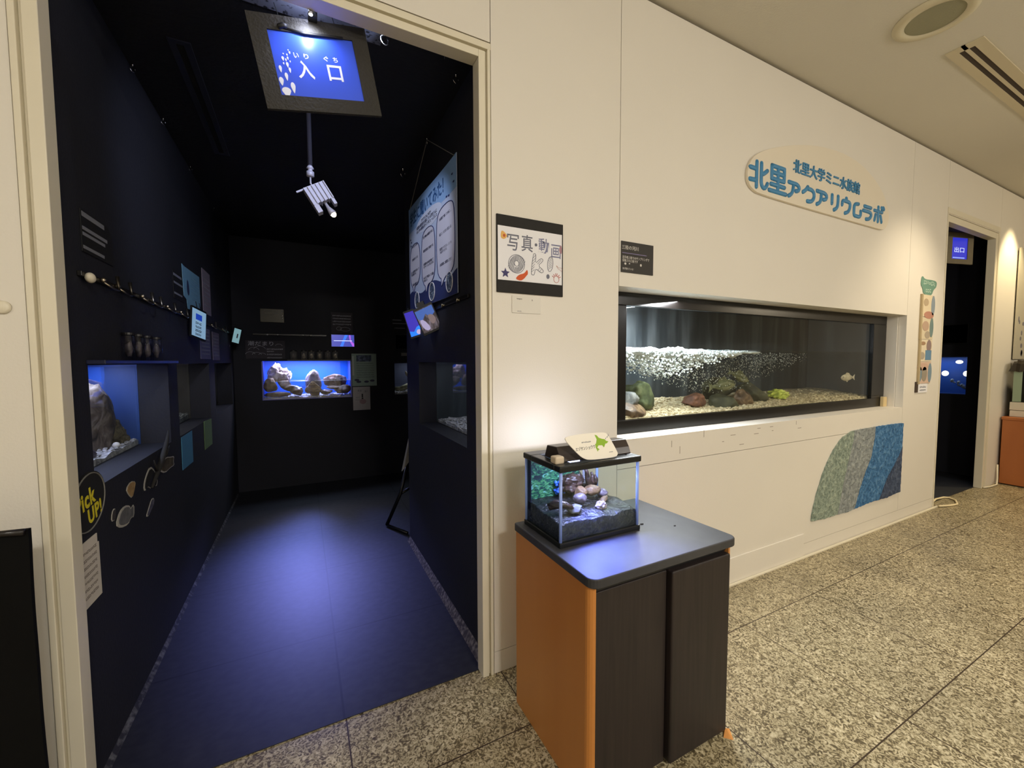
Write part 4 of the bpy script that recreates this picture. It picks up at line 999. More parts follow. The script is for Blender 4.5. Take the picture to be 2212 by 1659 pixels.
MB().tube([(0, 0, 0), (.004, -.016, -.01), (.014, -.02, -.01), (.02, -.018, .004)], .004, 8).build('hook_arm', WIREM, hr0, smooth=True)
MB().ball((0, -.004, 0), .007, 2).build('hook_cap', WIREM, hr0, smooth=True)
dup(hr0, (XR-.012, .52, 1.558), 'middle hook on the right dark wall rail'); dup(hr0, (XR-.012, .8, 1.56), 'hook hidden deepest on the right dark wall rail')

# ---- left wall sheets
def sheet(name, label, cat, loc, rotz, pts, m, th=.0025):
    t = thing(name, label, cat, loc, rotz)
    MB().prism(pts, -th, 0).build('sheet', m, t)
    return t
DIM = mat('dim_grey_print', (120, 122, 132), .8)
t = sheet('label_sheet', 'black label with grey print high on the left dark wall by the doorway', 'label', (XL+.001, .355, 1.68), LW, [(-.115, .066), (.08, .066), (.115, .03), (.115, -.062), (-.115, -.062)], mat('black_label_dim', (10, 10, 13), .7))
MB().box(-.11, .05, -.0032, -.0025, .045, .06).box(-.11, .07, -.0032, -.0025, .005, .016).box(-.11, .05, -.0032, -.0025, -.012, -.002).box(-.11, .04, -.0032, -.0025, -.052, -.042).build('print_bar', DIM, t)
t = sheet('label_sheet', 'black label partly behind the blue poster on the left dark wall', 'label', (XL+.0005, 1.36, 1.69), LW, rrect(-.11, .11, -.075, .075, .004), mat('black_label_dim', (10, 10, 13), .7), .0015)
MB().box(-.105, .06, -.0022, -.0015, .045, .058).box(-.1, .08, -.0022, -.0015, .005, .016).box(-.1, .06, -.0022, -.0015, -.05, -.04).build('print_bar', DIM, t)
t = sheet('poster', 'pale blue poster with a dark figure on the left dark wall', 'poster', (XL+.003, 1.65, 1.715), LW, [(-.22, .115), (-.16, .11), (.22, .118), (.22, -.115), (-.12, -.125), (-.14, -.075), (-.2, -.06)], mat('pale_blue_poster', (120, 170, 196), .7), .002)
MB().prism(smoothpoly([(-.12, .05), (-.08, .03), (-.07, -.03), (-.1, -.05), (-.13, -.02)], 1), -.0026, -.002).build('figure_print', mat('navy_print', (40, 52, 90), .8), t)
lines([(-.02, .2, .07-.03*k, .014) for k in range(5)], mat('steel_print', (100, 140, 165), .8), t, y=-.0026)
t = sheet('paper_sheet', 'pinkish grey sheet right of the pale blue poster on the left dark wall', 'paper', (XL+.001, 2.1, 1.765), LW, rrect(-.13, .14, -.15, .15, .003), mat('pinkish_paper', (150, 138, 150), .8))
lines([(-.1, .11, .12-.03*k, .012) for k in range(8)], DIM, t, y=-.0032)
t = sheet('paper_sheet', 'grey violet sheet under the tablet over the second left tank', 'paper', (XL+.001, 1.99, 1.406), LW, rrect(-.165, .165, -.105, .105, .003), mat('violet_grey_paper', (104, 102, 134), .8))
lines([(-.13, .13, .08-.025*k, .011) for k in range(7)], DIM, t, y=-.0032)
t = sheet('paper_sheet', 'grey pink sheet over the third left tank window', 'paper', (XL+.001, 2.38, 1.4), LW, rrect(-.14, .14, -.105, .105, .003), mat('grey_pink_paper', (124, 114, 128), .8))
lines([(-.11, .11, .08-.025*k, .011) for k in range(7)], DIM, t, y=-.0032)
t = sheet('paper_sheet', 'blue card hanging under the second left tank window', 'card', (XL+.001, 1.375, .79), LW, [(-.12, .09), (.12, .092), (.115, -.09), (-.12, -.086)], mat('blue_card', (74, 140, 176), .8))
t = sheet('paper_sheet', 'olive green card under the right end of the second left tank window', 'card', (XL+.001, 1.95, .795), LW, [(-.125, .096), (.125, .086), (.122, -.094), (-.122, -.09)], mat('olive_card', (110, 140, 88), .8))
pk = thing('round_sign', 'black oval sign with yellow hand lettering at the left jamb', 'sign', (XL+.001, .178, .862), LW)
MB().prism(ell(0, 0, .115, .088, 36, rot=.18), -.004, 0).build('board', mat('black_sign_card', (14, 12, 12), .8), pk)
mb = MB(); e_ = ell(0, 0, .108, .083, 36, rot=.18); mb.tube([(x, -.0045, z) for x, z in e_+[e_[0]]], .0022, 5); mb.build('pale_rim', mat('grey_rim', (118, 116, 110), .8), pk)
YEL = mat('yellow_print', (222, 206, 40), .7)
text('lettering', 'Pick', -.02, .014, .125, .055, YEL, pk, y=-.004, bold=.03, spacing=1.1).rotation_euler = (0, R(-8), 0)
text('lettering', 'UP!', .028, -.042, .092, .048, YEL, pk, y=-.004, bold=.03, spacing=1.1).rotation_euler = (0, R(-8), 0)
t = sheet('paper_sheet', 'white handwritten sheet below the black oval sign at the left jamb', 'paper', (XL+.001, .164, .655), LW, [(-.067, .098), (.055, .098), (.055, .07), (.065, .068), (.068, -.1), (-.06, -.097)], mat('warm_white_sheet', (214, 206, 194), .8))
lines([(-.05, .045, .065-.022*k, .009) for k in range(7)], mat('soft_pencil', (140, 130, 120), .8), t, y=-.0032)
# cut-outs of sea life, each with a pale cut edge
EDGE = mat('pale_cut_edge', (176, 172, 164), .8)
def cutout(label, y, z, pts, m, name='fish_cutout', cat='cutout', sc=.86, extra=None):
    t = thing(name, label, cat, (XL+.001, y, z), LW)
    p = smoothpoly(pts, 1)
    MB().prism(p, -.002, 0).build('pale_border', EDGE, t); MB().prism(scale_poly(p, sc), -.0032, -.002).build('picture', m, t)
    return t
cutout('grey brown stocky fish cut-out nearest the second left tank', .977, .8, [(-.12, -.005), (-.09, .028), (.0, .034), (.07, .02), (.13, .012), (.11, -.01), (.125, -.034), (.05, -.03), (-.04, -.036)], multi('brown_fish_print', [(50, 44, 34), (96, 86, 62)], 30))
cutout('orange brown pointed shell cut-out on the left dark wall', .52, .803, [(-.05, .018), (.0, .034), (.05, .02), (.035, -.002), (.005, -.034), (-.03, -.01)], multi('amber_shell_print', [(140, 106, 66), (190, 160, 110)], 40), 'shell_cutout', sc=.9)
cutout('dark forked jellyfish cut-out under the branch on the left dark wall', .742, .79, [(-.09, -.01), (-.06, .025), (.0, .055), (.06, .02), (.09, -.03), (.07, -.055), (.03, -.03), (0, -.045), (-.05, -.02), (-.08, -.035)], mat('near_black_print', (20, 18, 20), .8), 'jellyfish_cutout')
cutout('largest round grey fish cut-out low on the left dark wall', .452, .726, [(-.088, -.002), (-.05, .034), (.0, .04), (.045, .026), (.05, .01), (.09, .02), (.082, -.03), (.05, -.022), (.02, -.038), (-.05, -.026)], multi('grey_fish_print', [(84, 84, 86), (120, 120, 120)], 40), sc=.82)
cutout('slim violet grey fish cut-out low on the left dark wall', .717, .675, [(-.055, -.022), (-.02, .0), (.02, .028), (.05, .026), (.055, .005), (.02, -.012), (-.03, -.03)], multi('violet_fish_print', [(40, 40, 60), (110, 108, 124)], 40))
cutout('small dark shrimp cut-out beside the largest grey fish cut-out', .352, .765, [(-.02, -.018), (-.012, .012), (.01, .022), (.02, .005), (.008, -.02)], mat('dim_cut_print', (60, 56, 58), .8), 'shrimp_cutout')
br = thing('dried_branch', 'dark dried branch fixed under the first left tank window', 'branch', (XL+.012, .8, .86), LW)
MB().tube([(-.1, -.004, -.1), (-.03, -.008, -.05), (.05, -.008, .0), (.13, -.006, .055), (.17, -.004, .1)], [.004, .009, .011, .008, .003], 10).build('stem', BLACKM, br, smooth=True)
MB().tube([(.03, -.008, -.01), (.09, -.012, .005), (.15, -.01, .03)], [.006, .006, .002], 8).tube([(-.03, -.008, -.05), (-.06, -.01, -.02), (-.08, -.01, .01)], [.005, .004, .002], 8).build('twig', BLACKM, br, smooth=True)
# tablets
def tablet(name, label, cat, loc, rot, w_, h_, screen, extra=None):
    t = thing(name, label, cat, loc, rot=rot)
    MB().prism(rrect(-w_/2, w_/2, -h_/2, h_/2, .006), 0, .009).build('case', BLACK, t, bevel=.001)
    MB().box(-w_/2+.006, w_/2-.006, -.0006, .0004, -h_/2+.012, h_/2-.012).build('screen', screen, t)
    return t
t = tablet('tablet', 'lit tablet with a white page hanging on the left wall rail', 'tablet', (XL+.048, 1.56, 1.507), (0, R(8), R(76)), .17, .185, emit('white_page_screen', (150, 190, 225), .55))
MB().box(-.04, .03, -.0014, -.0006, .02, .055).build('blue_block', emit('blue_block_screen', (30, 70, 190), .6), t)
lines([(-.04, .03, .0-.022*k, .014) for k in range(4)], INK, t, y=-.0012)
MB().tube([(-.02, .004, .095), (-.02, .012, .13)], .002, 6).tube([(.02, .004, .095), (.02, .012, .13)], .002, 6).build('hanging_wire', BLACK, t)
t = tablet('phone', 'small lit screen at the far end of the left wall', 'phone', (XL+.06, 3.05, 1.52), (0, R(14), R(40)), .075, .155, emit('pale_page_screen', (150, 196, 206), .5))
MB().tube([(-.008, .004, .078), (-.012, .012, .1), (-.04, .03, .1)], .0025, 6).build('holder', BLACK, t)
MB().box(.0, .012, -.0012, -.0006, -.02, .02).build('grey_icon', INKG, t)
t = tablet('phone', 'tilted phone with a deep blue picture under the poster', 'phone', (.618, 1.07, 1.512), (0, R(-17), R(-32)), .086, .175, emit('deep_blue_screen', (62, 50, 190), .75))
MB().prism([(-.036, -.075), (.036, -.075), (.036, -.02), (.015, -.025), (-.01, -.05), (-.036, -.04)], -.0013, -.0007).build('bright_picture', emit('sky_blue_screen', (36, 130, 245), .9), t)
MB().prism(ell(.02, -.058, .015, .015, 14), -.0018, -.0013).build('coral_picture', emit('lilac_screen', (200, 180, 220), .8), t)
MB().tube([(-.01, .004, .085), (-.006, .01, .1)], .003, 6).build('holder', BLACK, t)
t = tablet('tablet', 'tilted tablet with a fish photo in front of the poster', 'tablet', (.603, .69, 1.505), (0, R(-24), R(-32)), .112, .152, multi('underwater_photo_print', [(40, 36, 44), (96, 84, 92), (190, 180, 200)], 24, .4, (1, 1, .5), 1.5))
MB().prism([(-.05, .06), (.05, .06), (.05, .02), (.02, .0), (.0, .03), (-.03, .0), (-.05, .02)], -.0014, -.0007).build('blue_water', emit('screen_water_blue', (64, 110, 200), .6), t)
MB().prism(smoothpoly([(-.045, .01), (-.02, .005), (.0, -.05), (-.02, -.06), (-.04, -.04)], 1), -.002, -.0014).build('pale_fish', emit('pale_lilac_screen', (196, 184, 226), .6), t)
MB().prism(smoothpoly([(.005, .02), (.035, .015), (.045, -.02), (.02, -.04), (.008, -.02)], 1), -.002, -.0014).build('tan_fish', emit('tan_screen', (150, 128, 130), .5), t)
MB().box(-.025, .015, .004, .02, .07, .1).build('holder', BLACK, t)

# ---- hanging poster on the right wall
po = thing('hanging_poster', 'large pale blue interview poster hung by a cord on the right dark wall', 'poster', (XR-.02, .74, 1.905), RW)
pm = MB(); N = 24; hw, hh = .41, .312; vs = []
def bend(u): return -.012*math.cos(u*PI)+.0
for i in range(N+1):
    u = i/N; x = -hw+2*hw*u; y = bend(u)
    zt = hh; zb = -hh
    vs += [(x, y-.002, zb), (x, y-.002, zt), (x, y+.001, zt), (x, y+.001, zb)]
fs = []
for i in range(N):
    a, b_ = 4*i, 4*i+4
    for k in range(4): fs.append((a+k, a+(k+1) % 4, b_+(k+1) % 4, b_+k))
fs += [(0, 1, 2, 3), (4*N+3, 4*N+2, 4*N+1, 4*N)]
pm.add(vs, fs).build('sheet', mat('ice_blue_poster', (186, 200, 232), .6), po)
PY = -.0165
def onp(o):       # lays a flat print onto the gently bent sheet
    for v in o.data.vertices:
        u = (v.co.x+hw)/(2*hw); v.co.y = v.co.y-PY+bend(u)-.0025
    return o
NAVY = mat('navy_poster_print', (36, 48, 104), .7); TXT = mat('dark_blue_text', (52, 54, 84), .7)
def sub(pts, n=8):
    q = []
    for i in range(len(pts)):
        a, b_ = pts[i], pts[(i+1) % len(pts)]
        for k in range(n): q.append((a[0]+(b_[0]-a[0])*k/n, a[1]+(b_[1]-a[1])*k/n))
    return q
tt = MB()
wave = [(-hw+2*hw*k/24, -hh+.098+.018*math.sin(k*.55+.5)) for k in range(25)]
for k in range(24):
    a, b_ = wave[k], wave[k+1]
    tt.add([(a[0], PY, -hh), (b_[0], PY, -hh), (b_[0], PY, b_[1]), (a[0], PY, a[1])], [(0, 1, 2, 3)])
onp(tt.build('wave_print', NAVY, po))
tt = MB()
for k in range(24):
    x = -hw+2*hw*k/24; x2 = -hw+2*hw*(k+1)/24
    tt.add([(x, PY, hh-.15), (x2, PY, hh-.15), (x2, PY, hh), (x, PY, hh)], [(0, 1, 2, 3)])
onp(tt.build('sky_print', mat('sky_blue_print', (138, 176, 226), .6), po))
onp(text('heading', '学生に聞いてみた！', -.07, hh-.075, .6, .085, mat('deep_blue_heading', (40, 84, 140), .6), po, y=PY-.0004, bold=.02))
bl = ell(-.02, hh-.165, .22, .05, 26)
onp(MB().prism(bl, PY-.0005, PY-.0002).build('pale_cloud', mat('pale_cloud_print', (204, 212, 236), .6), po))
onp(text('writing', 'アクアリウムラボで\n水族館の飼育員を目指している学生さんに\nなるための勉強法をインタビューしました', -.05, hh-.165, .36, .06, TXT, po, y=PY-.0012))
PAL = mat('pale_bubble_print', (206, 206, 226), .6)
def bubble(x0, x1, z0, z1, tx):
    p = smoothpoly([(x0, z0+.05), (x0, z1-.05), (x0+.05, z1), (x1-.05, z1), (x1, z1-.05), (x1, z0+.05), (x1-.05, z0), (x0+(x1-x0)*.45, z0), (tx, z0-.055), (x0+(x1-x0)*.25, z0), (x0+.04, z0)], 2)
    onp(MB().prism(p, PY-.0006, PY-.0003).build('speech_bubble', PAL, po))
    onp(outline(p, .0022, PY-.0012, NAVY, po, 'bubble_outline'))
bubble(.12, .385, -.205, .135, .18); bubble(-.135, .095, -.2, .1, -.06); bubble(-.385, -.165, -.17, .075, -.3)
for cx, bodies in ((.25, ('水族館で働くために…', '幅広い知識を蓄える', '実習生や学芸員の方との\nつながりを作る', '水族館に頻繁に行く')), (-.02, ('生き物の知識を学ぶ', '飼育実習に参加する', '水族館の方の話を聞いて\nモチベーションを上げる', 'みんなで協力して活動\nを楽しむ')), (-.275, ('やりたい分野', '資格をとる', '広い視野を持って\n学び続ける', '英語も勉強する'))):
    for k, s in enumerate(bodies):
        two = '\n' in s
        onp(text('writing', s, cx, .085-.075*k-(.006 if two else 0)-(0 if cx > 0 else .02), .17 if len(s) > 8 else .12, .03 if two else .015, TXT, po, y=PY-.0012, align='LEFT'))
PHOTO = multi('school_of_fish_photo', [(20, 26, 44), (60, 76, 110), (170, 186, 206)], 50, .6, dist=2)
for cx, cz in ((.3, -.245), (.035, -.252), (-.24, -.262)):
    e_ = ell(cx, cz, .045, .048, 24)
    onp(MB().prism(e_, PY-.0016, PY-.0004).build('oval_photo', PHOTO, po)); onp(outline(e_, .0025, PY-.0018, mat('poster_white', (226, 226, 236), .6), po, 'photo_rim'))
for cx, cz in ((.35, .24), (.37, .2), (.3, .16), (.27, .165), (-.37, .12), (-.35, .1), (-.36, .08)):
    onp(MB().prism(smoothpoly([(cx-.01, cz), (cx, cz+.006), (cx+.01, cz), (cx+.014, cz+.005), (cx+.013, cz-.005), (cx, cz-.006)], 1), PY-.001, PY-.0003).build('fish_print', NAVY, po))
MB().tube([(-.4, -.011, hh-.004), (-.024, .0, .565)], .0022, 6).tube([(.385, .01, hh-.004), (-.024, .0, .565)], .0022, 6).build('cord', mat('grey_cord', (120, 116, 108), .8), po)

# ---- wall tanks
BLUEBACK = mat('bright_blue_back_film', (4, 104, 236), .5)
DULLBLUE = mat('dull_blue_panel', (40, 70, 130), .5)  # dim reflection on the first left tank's end wall, put into the colour
def walltank(label, loc, rotz, w_, d_, h_, back, end, bedm, bedz, lamp, lcol, lpos=None, strip=None):
    t = thing('wall_aquarium', label, 'aquarium', loc, rotz)
    MB().box(0, w_, 0, .006, 0, h_).build('glass_pane', GLASS, t)
    MB().box(0, w_, d_, d_+.01, 0, h_+.04).build('back_panel', back, t)
    MB().box(-.01, 0, .0, d_, 0, h_+.04).build('end_panel', end, t); MB().box(w_, w_+.01, .0, d_, 0, h_+.04).build('end_panel', end, t)
    MB().box(-.01, w_+.01, 0, d_+.01, -.012, 0).build('bottom', BLACK, t)
    MB().box(-.01, w_+.01, 0, d_+.01, h_+.04, h_+.05).build('cover', BLACK, t)
    bed = heightbed('bed', .002, w_-.002, .008, d_-.002, lambda x, y: bedz+.012*noise.noise(Vector((x*12, y*12, 4)))+.012*y/d_, .001, bedm, t, 40, 14)
    rnd = random.Random(int(w_*1000)+int(abs(loc[1])*100))
    for k in range(220):
        x = rnd.uniform(.01, w_-.01); y = .014+(d_-.03)*rnd.random()**2; r_ = rnd.uniform(.005, .011)
        bed.ball((x, y+r_*.5, bedz+.006+.01*y/d_), (r_*1.2, r_, r_*.7), 1, .3, 2, k)
    bed.build('gravel_bed', bedm, t, kind='stuff')
    if lamp:
        MB().box(w_*.2, w_*.8, d_*.4, d_*.4+.03, h_+.02, h_+.035).build('light_strip', emit(strip or 'tank_tube', (190, 200, 255), 4), t)
        light('tank_lamp', 'AREA', (lpos if lpos is not None else w_/2, d_*.45, h_+.015), lamp, lcol, w_*.7, size_y=.06, parent=t)
    return t
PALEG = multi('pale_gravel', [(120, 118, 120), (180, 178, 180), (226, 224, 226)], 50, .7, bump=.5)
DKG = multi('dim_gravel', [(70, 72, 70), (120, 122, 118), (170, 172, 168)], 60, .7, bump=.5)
walltank('first left wall tank with blue back and tall brown rock', (-.701, .236, .888), LW, .844, .22, .375, BLUEBACK, DULLBLUE, PALEG, .02, 2.6, (.66, .72, 1.0), .45)
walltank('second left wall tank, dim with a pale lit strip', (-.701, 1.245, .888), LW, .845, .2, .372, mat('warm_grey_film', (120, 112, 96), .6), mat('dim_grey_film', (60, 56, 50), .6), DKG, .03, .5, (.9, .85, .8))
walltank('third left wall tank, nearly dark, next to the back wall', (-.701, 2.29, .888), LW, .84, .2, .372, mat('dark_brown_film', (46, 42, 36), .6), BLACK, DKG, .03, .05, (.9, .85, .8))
walltank('right wall tank, dark, with pale gravel behind the doorway', (.766, 1.095, .888), RW, .838, .24, .375, TB, TB, PALEG, .016, .4, (.85, .9, 1.0))
bt_ = walltank('bright blue tank with piled rocks in the back wall', (-.357, YB+.006, .897), 0, .834, .42, .385, BLUEBACK, mat('violet_glass_end', (70, 90, 200), .4), mat('white_sand', (222, 214, 222), .8, var=.1, scale=60), .012, 7, (.74, .72, 1.0), strip='bright_tank_tube')
light('floor_pool_fill', 'SPOT', (.42, .39, .372), 950, (.26, .28, 1.0), .09, (.445, -1.47, -.9), spot=38, blend=1.0, parent=bt_)  # extra spot added inside the tank for the blue pool on the floor
MB().box(.002, .832, .02, .416, .182, .1835).build('water_surface', WAT, bt_)
MB().box(.0, .012, -.004, .0, .0, .385).box(.822, .834, -.004, .0, .0, .385).box(.012, .822, -.004, 0, 0, .008).build('glass_edge', mat('lilac_glass_edge', (110, 110, 190), .3), bt_)
walltank('dim tank with pale branches in the back wall at the right', (.932, YB+.006, .905), 0, .838, .3, .35, mat('slate_film', (52, 56, 74), .6), TB, PALEG, .02, .7, (.85, .9, 1.0), strip='dim_tank_tube')
# rocks of the first left tank
T1 = multi('tall_brown_rock', [(60, 52, 48), (104, 92, 84), (150, 138, 128)], 14, .7, dist=1, bump=.7)
rock('tall brown rock against the back of the first left tank', (-.81, .86, 1.0), (.065, .14, .175), T1, 31, .3, 1.2)
rock('bushy brown boulder at the right of the first left tank', (-.79, .98, .95), (.06, .09, .075), multi('olive_brown_rock', [(60, 54, 40), (110, 98, 72), (146, 134, 104)], 30, .85, dist=2, bump=.8), 32, .45, 2)
rock('blue grey stone in the near corner of the first left tank', (-.765, .64, .93), (.045, .07, .04), ROCKV, 33, .25)
wb_ = MB().ball((0, 0, 0), .013, 3).build('white_ball', mat('white_shell', (230, 224, 220), .5), smooth=True); wb_.location = (-.722, .86, .925); tag(wb_, 'small round white shell on the gravel of the first left tank', 'shell')
rock('orange brown stone at the bottom of the second left tank', (-.78, 1.52, .95), (.05, .07, .045), REDST, 34, .3)
# rocks of the back tank
def bx_(X, Y): return (-.357+(X-505)/1535*.835, 1.29-(Y-480)/670*.395)
def brock(label, X0, X1, Y0, Y1, yy, m, seed, amp=.25, freq=1.3, dy=None):
    a, b_ = bx_(X0, Y0), bx_(X1, Y1)
    return rock(label, ((a[0]+b_[0])/2, YB+yy, (a[1]+b_[1])/2), (abs(b_[0]-a[0])/2, dy or .06, abs(a[1]-b_[1])/2), m, seed, amp, freq)
PB = multi('purplish_brown_rock', [(60, 46, 44), (110, 88, 80), (150, 126, 116)], 14, .6, bump=.4)
brock('white crinkled coral rock at the top left of the bright back tank', 580, 860, 560, 850, .2, WHITESTONE, 41, .5, 2.2)
brock('white coral lump right of the tallest coral rock in the back tank', 780, 975, 625, 850, .2, WHITESTONE, 42, .45, 2.2)
brock('rounded brown boulder with a white top at the left of the back tank', 520, 740, 790, 1010, .11, PB, 43, .2)
brock('brown stone under the white coral rock in the back tank', 740, 960, 830, 960, .15, PB, 44, .3)
brock('long flat brown stone on the left bottom of the back tank', 535, 960, 1015, 1105, .055, PB, 45, .15, dy=.04)
brock('leaning brown stone right of the coral rocks in the back tank', 840, 1060, 890, 1010, .12, PB, 46, .25)
brock('pyramid shaped stone in the middle of the back tank', 930, 1190, 930, 1090, .08, PB, 47, .35, 1.0)
brock('tall lavender dome rock standing out of the water in the back tank', 1210, 1500, 655, 1080, .17, ROCKV, 48, .15, 1.0, .08)
brock('layered golden brown rock in front of the dome rock', 1230, 1480, 850, 1085, .075, multi('golden_layered_rock', [(70, 50, 36), (130, 100, 66), (170, 138, 96)], 9, .6, (1, 1, 6), .6, .6), 49, .35, 1.6, .05)
brock('broad speckled rock at the right rear of the back tank', 1560, 1960, 735, 960, .2, multi('speckled_violet_rock', [(90, 66, 70), (130, 104, 110), (226, 216, 230)], 20, .6, (1, 1, .7), 1), 50, .25)
brock('small rounded stone in front of the broad speckled rock', 1480, 1690, 1000, 1090, .06, PB, 51, .2, dy=.04)
brock('wide brown boulder in the right corner of the back tank', 1740, 2030, 930, 1095, .09, PB, 52, .3)
brock('dark slab lying behind the small rounded stone in the back tank', 1600, 1860, 935, 1000, .12, PB, 53, .2)
fx_ = bx_(1180, 950)
fish('small bright blue fish in the middle of the back tank', (fx_[0], YB+.14, fx_[1]), .04, mat('electric_blue_fish', (30, 110, 250), .4), mat('electric_blue_fish', (30, 110, 250), .4), rot=(0, R(40), 0))
# branches of the right back tank
tb = thing('driftwood', 'pale thick branch at the bottom of the dim right back tank', 'driftwood', (1.04, YB+.14, .965))
PALEW = multi('pale_wood_branch', [(96, 92, 70), (150, 146, 116), (190, 186, 150)], 14, .7, (1, 1, 2))
MB().tube([(-.1, 0, .0), (-.02, -.02, -.01), (.08, 0, .03), (.2, .02, .07)], [.02, .032, .034, .02], 12).build('log', PALEW, tb, smooth=True)
MB().tube([(-.03, -.04, .01), (.07, -.05, .03), (.16, -.04, .09)], [.012, .018, .012], 10).build('branch', PALEW, tb, smooth=True)
fish('small pale fish near the top of the dim right back tank', (1.09, YB+.1, 1.13), .08, FS2, FS2, rot=(0, R(70), 0))
# ledges over the tank windows with specimen jars
LEDGE = mat('blue_black_ledge', (30, 34, 62), .4)
def ledge(label, loc, rotz, l_): return tag(MB().box(0, l_, -.045, 0, -.013, 0).build('ledge', LEDGE, bevel=.002), label, 'shelf')
o = ledge('narrow ledge above the first left tank window', (0, 0, 0), 0, .85); o.location = (XL, .225, 1.288); o.rotation_euler = (0, 0, LW)
o = ledge('narrow ledge above the bright back tank', (0, 0, 0), 0, .6); o.location = (-.13, YB, 1.302)
JG = pane('jar_glass', (.9, .92, .94), 1.5, body=.2, bodycol=(.5, .47, .44))
JL = mat('jar_lid_black', (26, 24, 26), .4)
JGD = pane('dark_jar_glass', (.9, .9, .94), 1.5)
def jar(label, loc, r_, h_, group, m, rotz=0, JG=JG):
    t = thing('specimen_jar', label, 'jar', loc, rotz, group)
    MB().lathe([(r_, 0), (r_, h_*.86), (r_*.85, h_*.9), (r_*.85, h_*.92)], n=18).build('jar_body', JG, t, smooth=True)
    MB().lathe([(r_*.92, h_*.92), (r_*.92, h_)], n=18).build('lid', JL, t)
    MB().ball((0, 0, h_*.42), (r_*.55, r_*.5, h_*.3), 2, .5, 2, int(abs(loc[0]*100)+loc[1]*50)).build('specimen', m, t, smooth=True)
    return t
SPB = multi('bleached_specimen', [(90, 76, 60), (176, 160, 136), (210, 200, 180)], 40, .6)
SPD = multi('dark_specimen', [(40, 36, 40), (84, 78, 86)], 40, .6)
NTH = ('leftmost', 'second', 'third', 'fourth', 'fifth', 'rightmost')
for i, x in enumerate((-.072, .022, .092, .168, .245, .318)):
    lab = '%s specimen jar on the ledge above the bright back tank' % NTH[i] if i in (0, 5) else '%s specimen jar from the left on the ledge above the bright back tank' % NTH[i]
    jar(lab, (x, YB-.024, 1.302), .029 if i else .032, .092, 'jars above the bright back tank', SPD if i in (0, 4) else SPB)
for i, y in enumerate((.5, .6, .7, .82)):
    jar('%s dark jar on the ledge above the first left tank' % ('nearest', 'second nearest', 'third nearest', 'farthest')[i], (XL+.024, y, 1.288), .021, .1, 'jars above the first left tank', SPD, JG=JGD)
# ---- back wall sheets
lbx = thing('light_box', 'dim olive plaque with white glints high on the back wall', 'plaque', (-.248, YB-.001, 1.738))
MB().box(-.103, .103, -.012, 0, -.066, .066).build('panel', mat('olive_acrylic', (74, 70, 48), .25), lbx, bevel=.002)
lines([(-.07, .01, .045, .008), (-.095, .06, .01, .004)], mat('olive_print', (120, 116, 90), .6), lbx, y=-.0128)
for z in (.042, .002, -.02): MB().ball((.088, -.013, z), (.007, .003, .007), 2).build('screw_cap', mat('glint_cap', (232, 232, 232), .15, metal=1), lbx)
t = sheet('chalkboard', 'small chalkboard with handwriting at the left of the bright back tank', 'chalkboard', (-.315, YB-.001, 1.402), 0, rrect(-.168, .168, -.09, .09, .003), CHALKB, .008)
text('lettering', '潮だまり', -.04, .06, .215, .044, CHALK, t, y=-.0082)
for k, (cx, cz, r_) in enumerate(((-.1, -.01, .045), (-.05, .0, .05), (-.13, -.05, .04), (-.075, -.055, .04), (-.03, -.055, .03), (.115, .035, .03))):
    outline([(cx+r_*math.cos(a), cz+r_*.7*math.sin(a)) for a in [R(170-16*q) for q in range(11)]], .0012, -.0088, CHALK, t, 'rock_drawing', closed=False)
lines([(.01, .155, .005, .012), (.01, .07, -.018, .011), (.01, .14, -.048, .013), (.01, .14, -.08, .01)], CHALK, t, y=-.0088)
t = sheet('chalkboard', 'black board with chalk notes above the small monitor on the back wall', 'chalkboard', (.393, YB-.001, 1.69), 0, rrect(-.106, .106, -.11, .11, .003), CHALKB, .006)
lines([(-.09, .09, .075-.03*k, .013) for k in range(4)], CHALK, t, y=-.0068)
outline(ell(.03, -.065, .05, .02, 20), .0012, -.0066, CHALK, t, 'fish_drawing'); outline(ell(-.03, -.06, .025, .018, 20), .0012, -.0066, CHALK, t, 'fish_drawing')
mo = thing('monitor', 'small glowing blue violet monitor on the back wall', 'monitor', (.397, YB-.001, 1.502))
MB().box(-.118, .118, -.02, 0, -.068, .068).build('case', BLACK, mo, bevel=.002)
MB().box(-.112, .112, -.0208, -.02, -.062, .062).build('screen', emit('violet_screen', (72, 80, 196), .7), mo)
MB().box(-.09, .09, -.0216, -.0208, -.004, .003).build('white_bar', emit('white_bar_screen', (190, 200, 255), 1.2), mo)
MB().prism([(.02, .06), (.05, .06), (.02, 0), (.0, -.06), (-.03, -.06), (-.005, 0)], -.0214, -.0208).build('blue_ray', emit('blue_ray_screen', (40, 110, 255), 1.1), mo)
MB().prism([(.06, .06), (.075, .06), (.08, 0), (.11, -.03), (.11, -.06), (.095, -.06), (.07, -.01)], -.0214, -.0208).build('pink_ray', emit('pink_ray_screen', (170, 90, 220), 1.0), mo)
t = sheet('poster', 'pale green poster with a fish picture right of the bright back tank', 'poster', (.608, YB-.001, 1.19), 0, rrect(-.128, .128, -.176, .176, .003), mat('pale_green_paper', (142, 162, 156), .7))
MB().box(-.08, .075, -.0032, -.0025, .09, .16).build('dark_picture', multi('dark_green_photo', [(20, 40, 44), (40, 60, 90), (120, 130, 170)], 30, .6), t)
lines([(-.08, .1, .07-.025*k, .012) for k in range(7)], mat('grey_green_print', (92, 108, 112), .8), t, y=-.0032)
for cx, cz in ((-.08, -.11), (-.06, -.13), (.02, -.13), (.08, -.12)): MB().prism(ell(cx, cz, .025, .012, 14), -.0034, -.0025).build('fish_print', mat('dusk_fish_print', (60, 60, 84), .8), t)
MB().box(-.124, -.105, -.0034, -.0025, -.06, .15).build('glare_tape', mat('clear_tape', (190, 200, 200), .1), t)
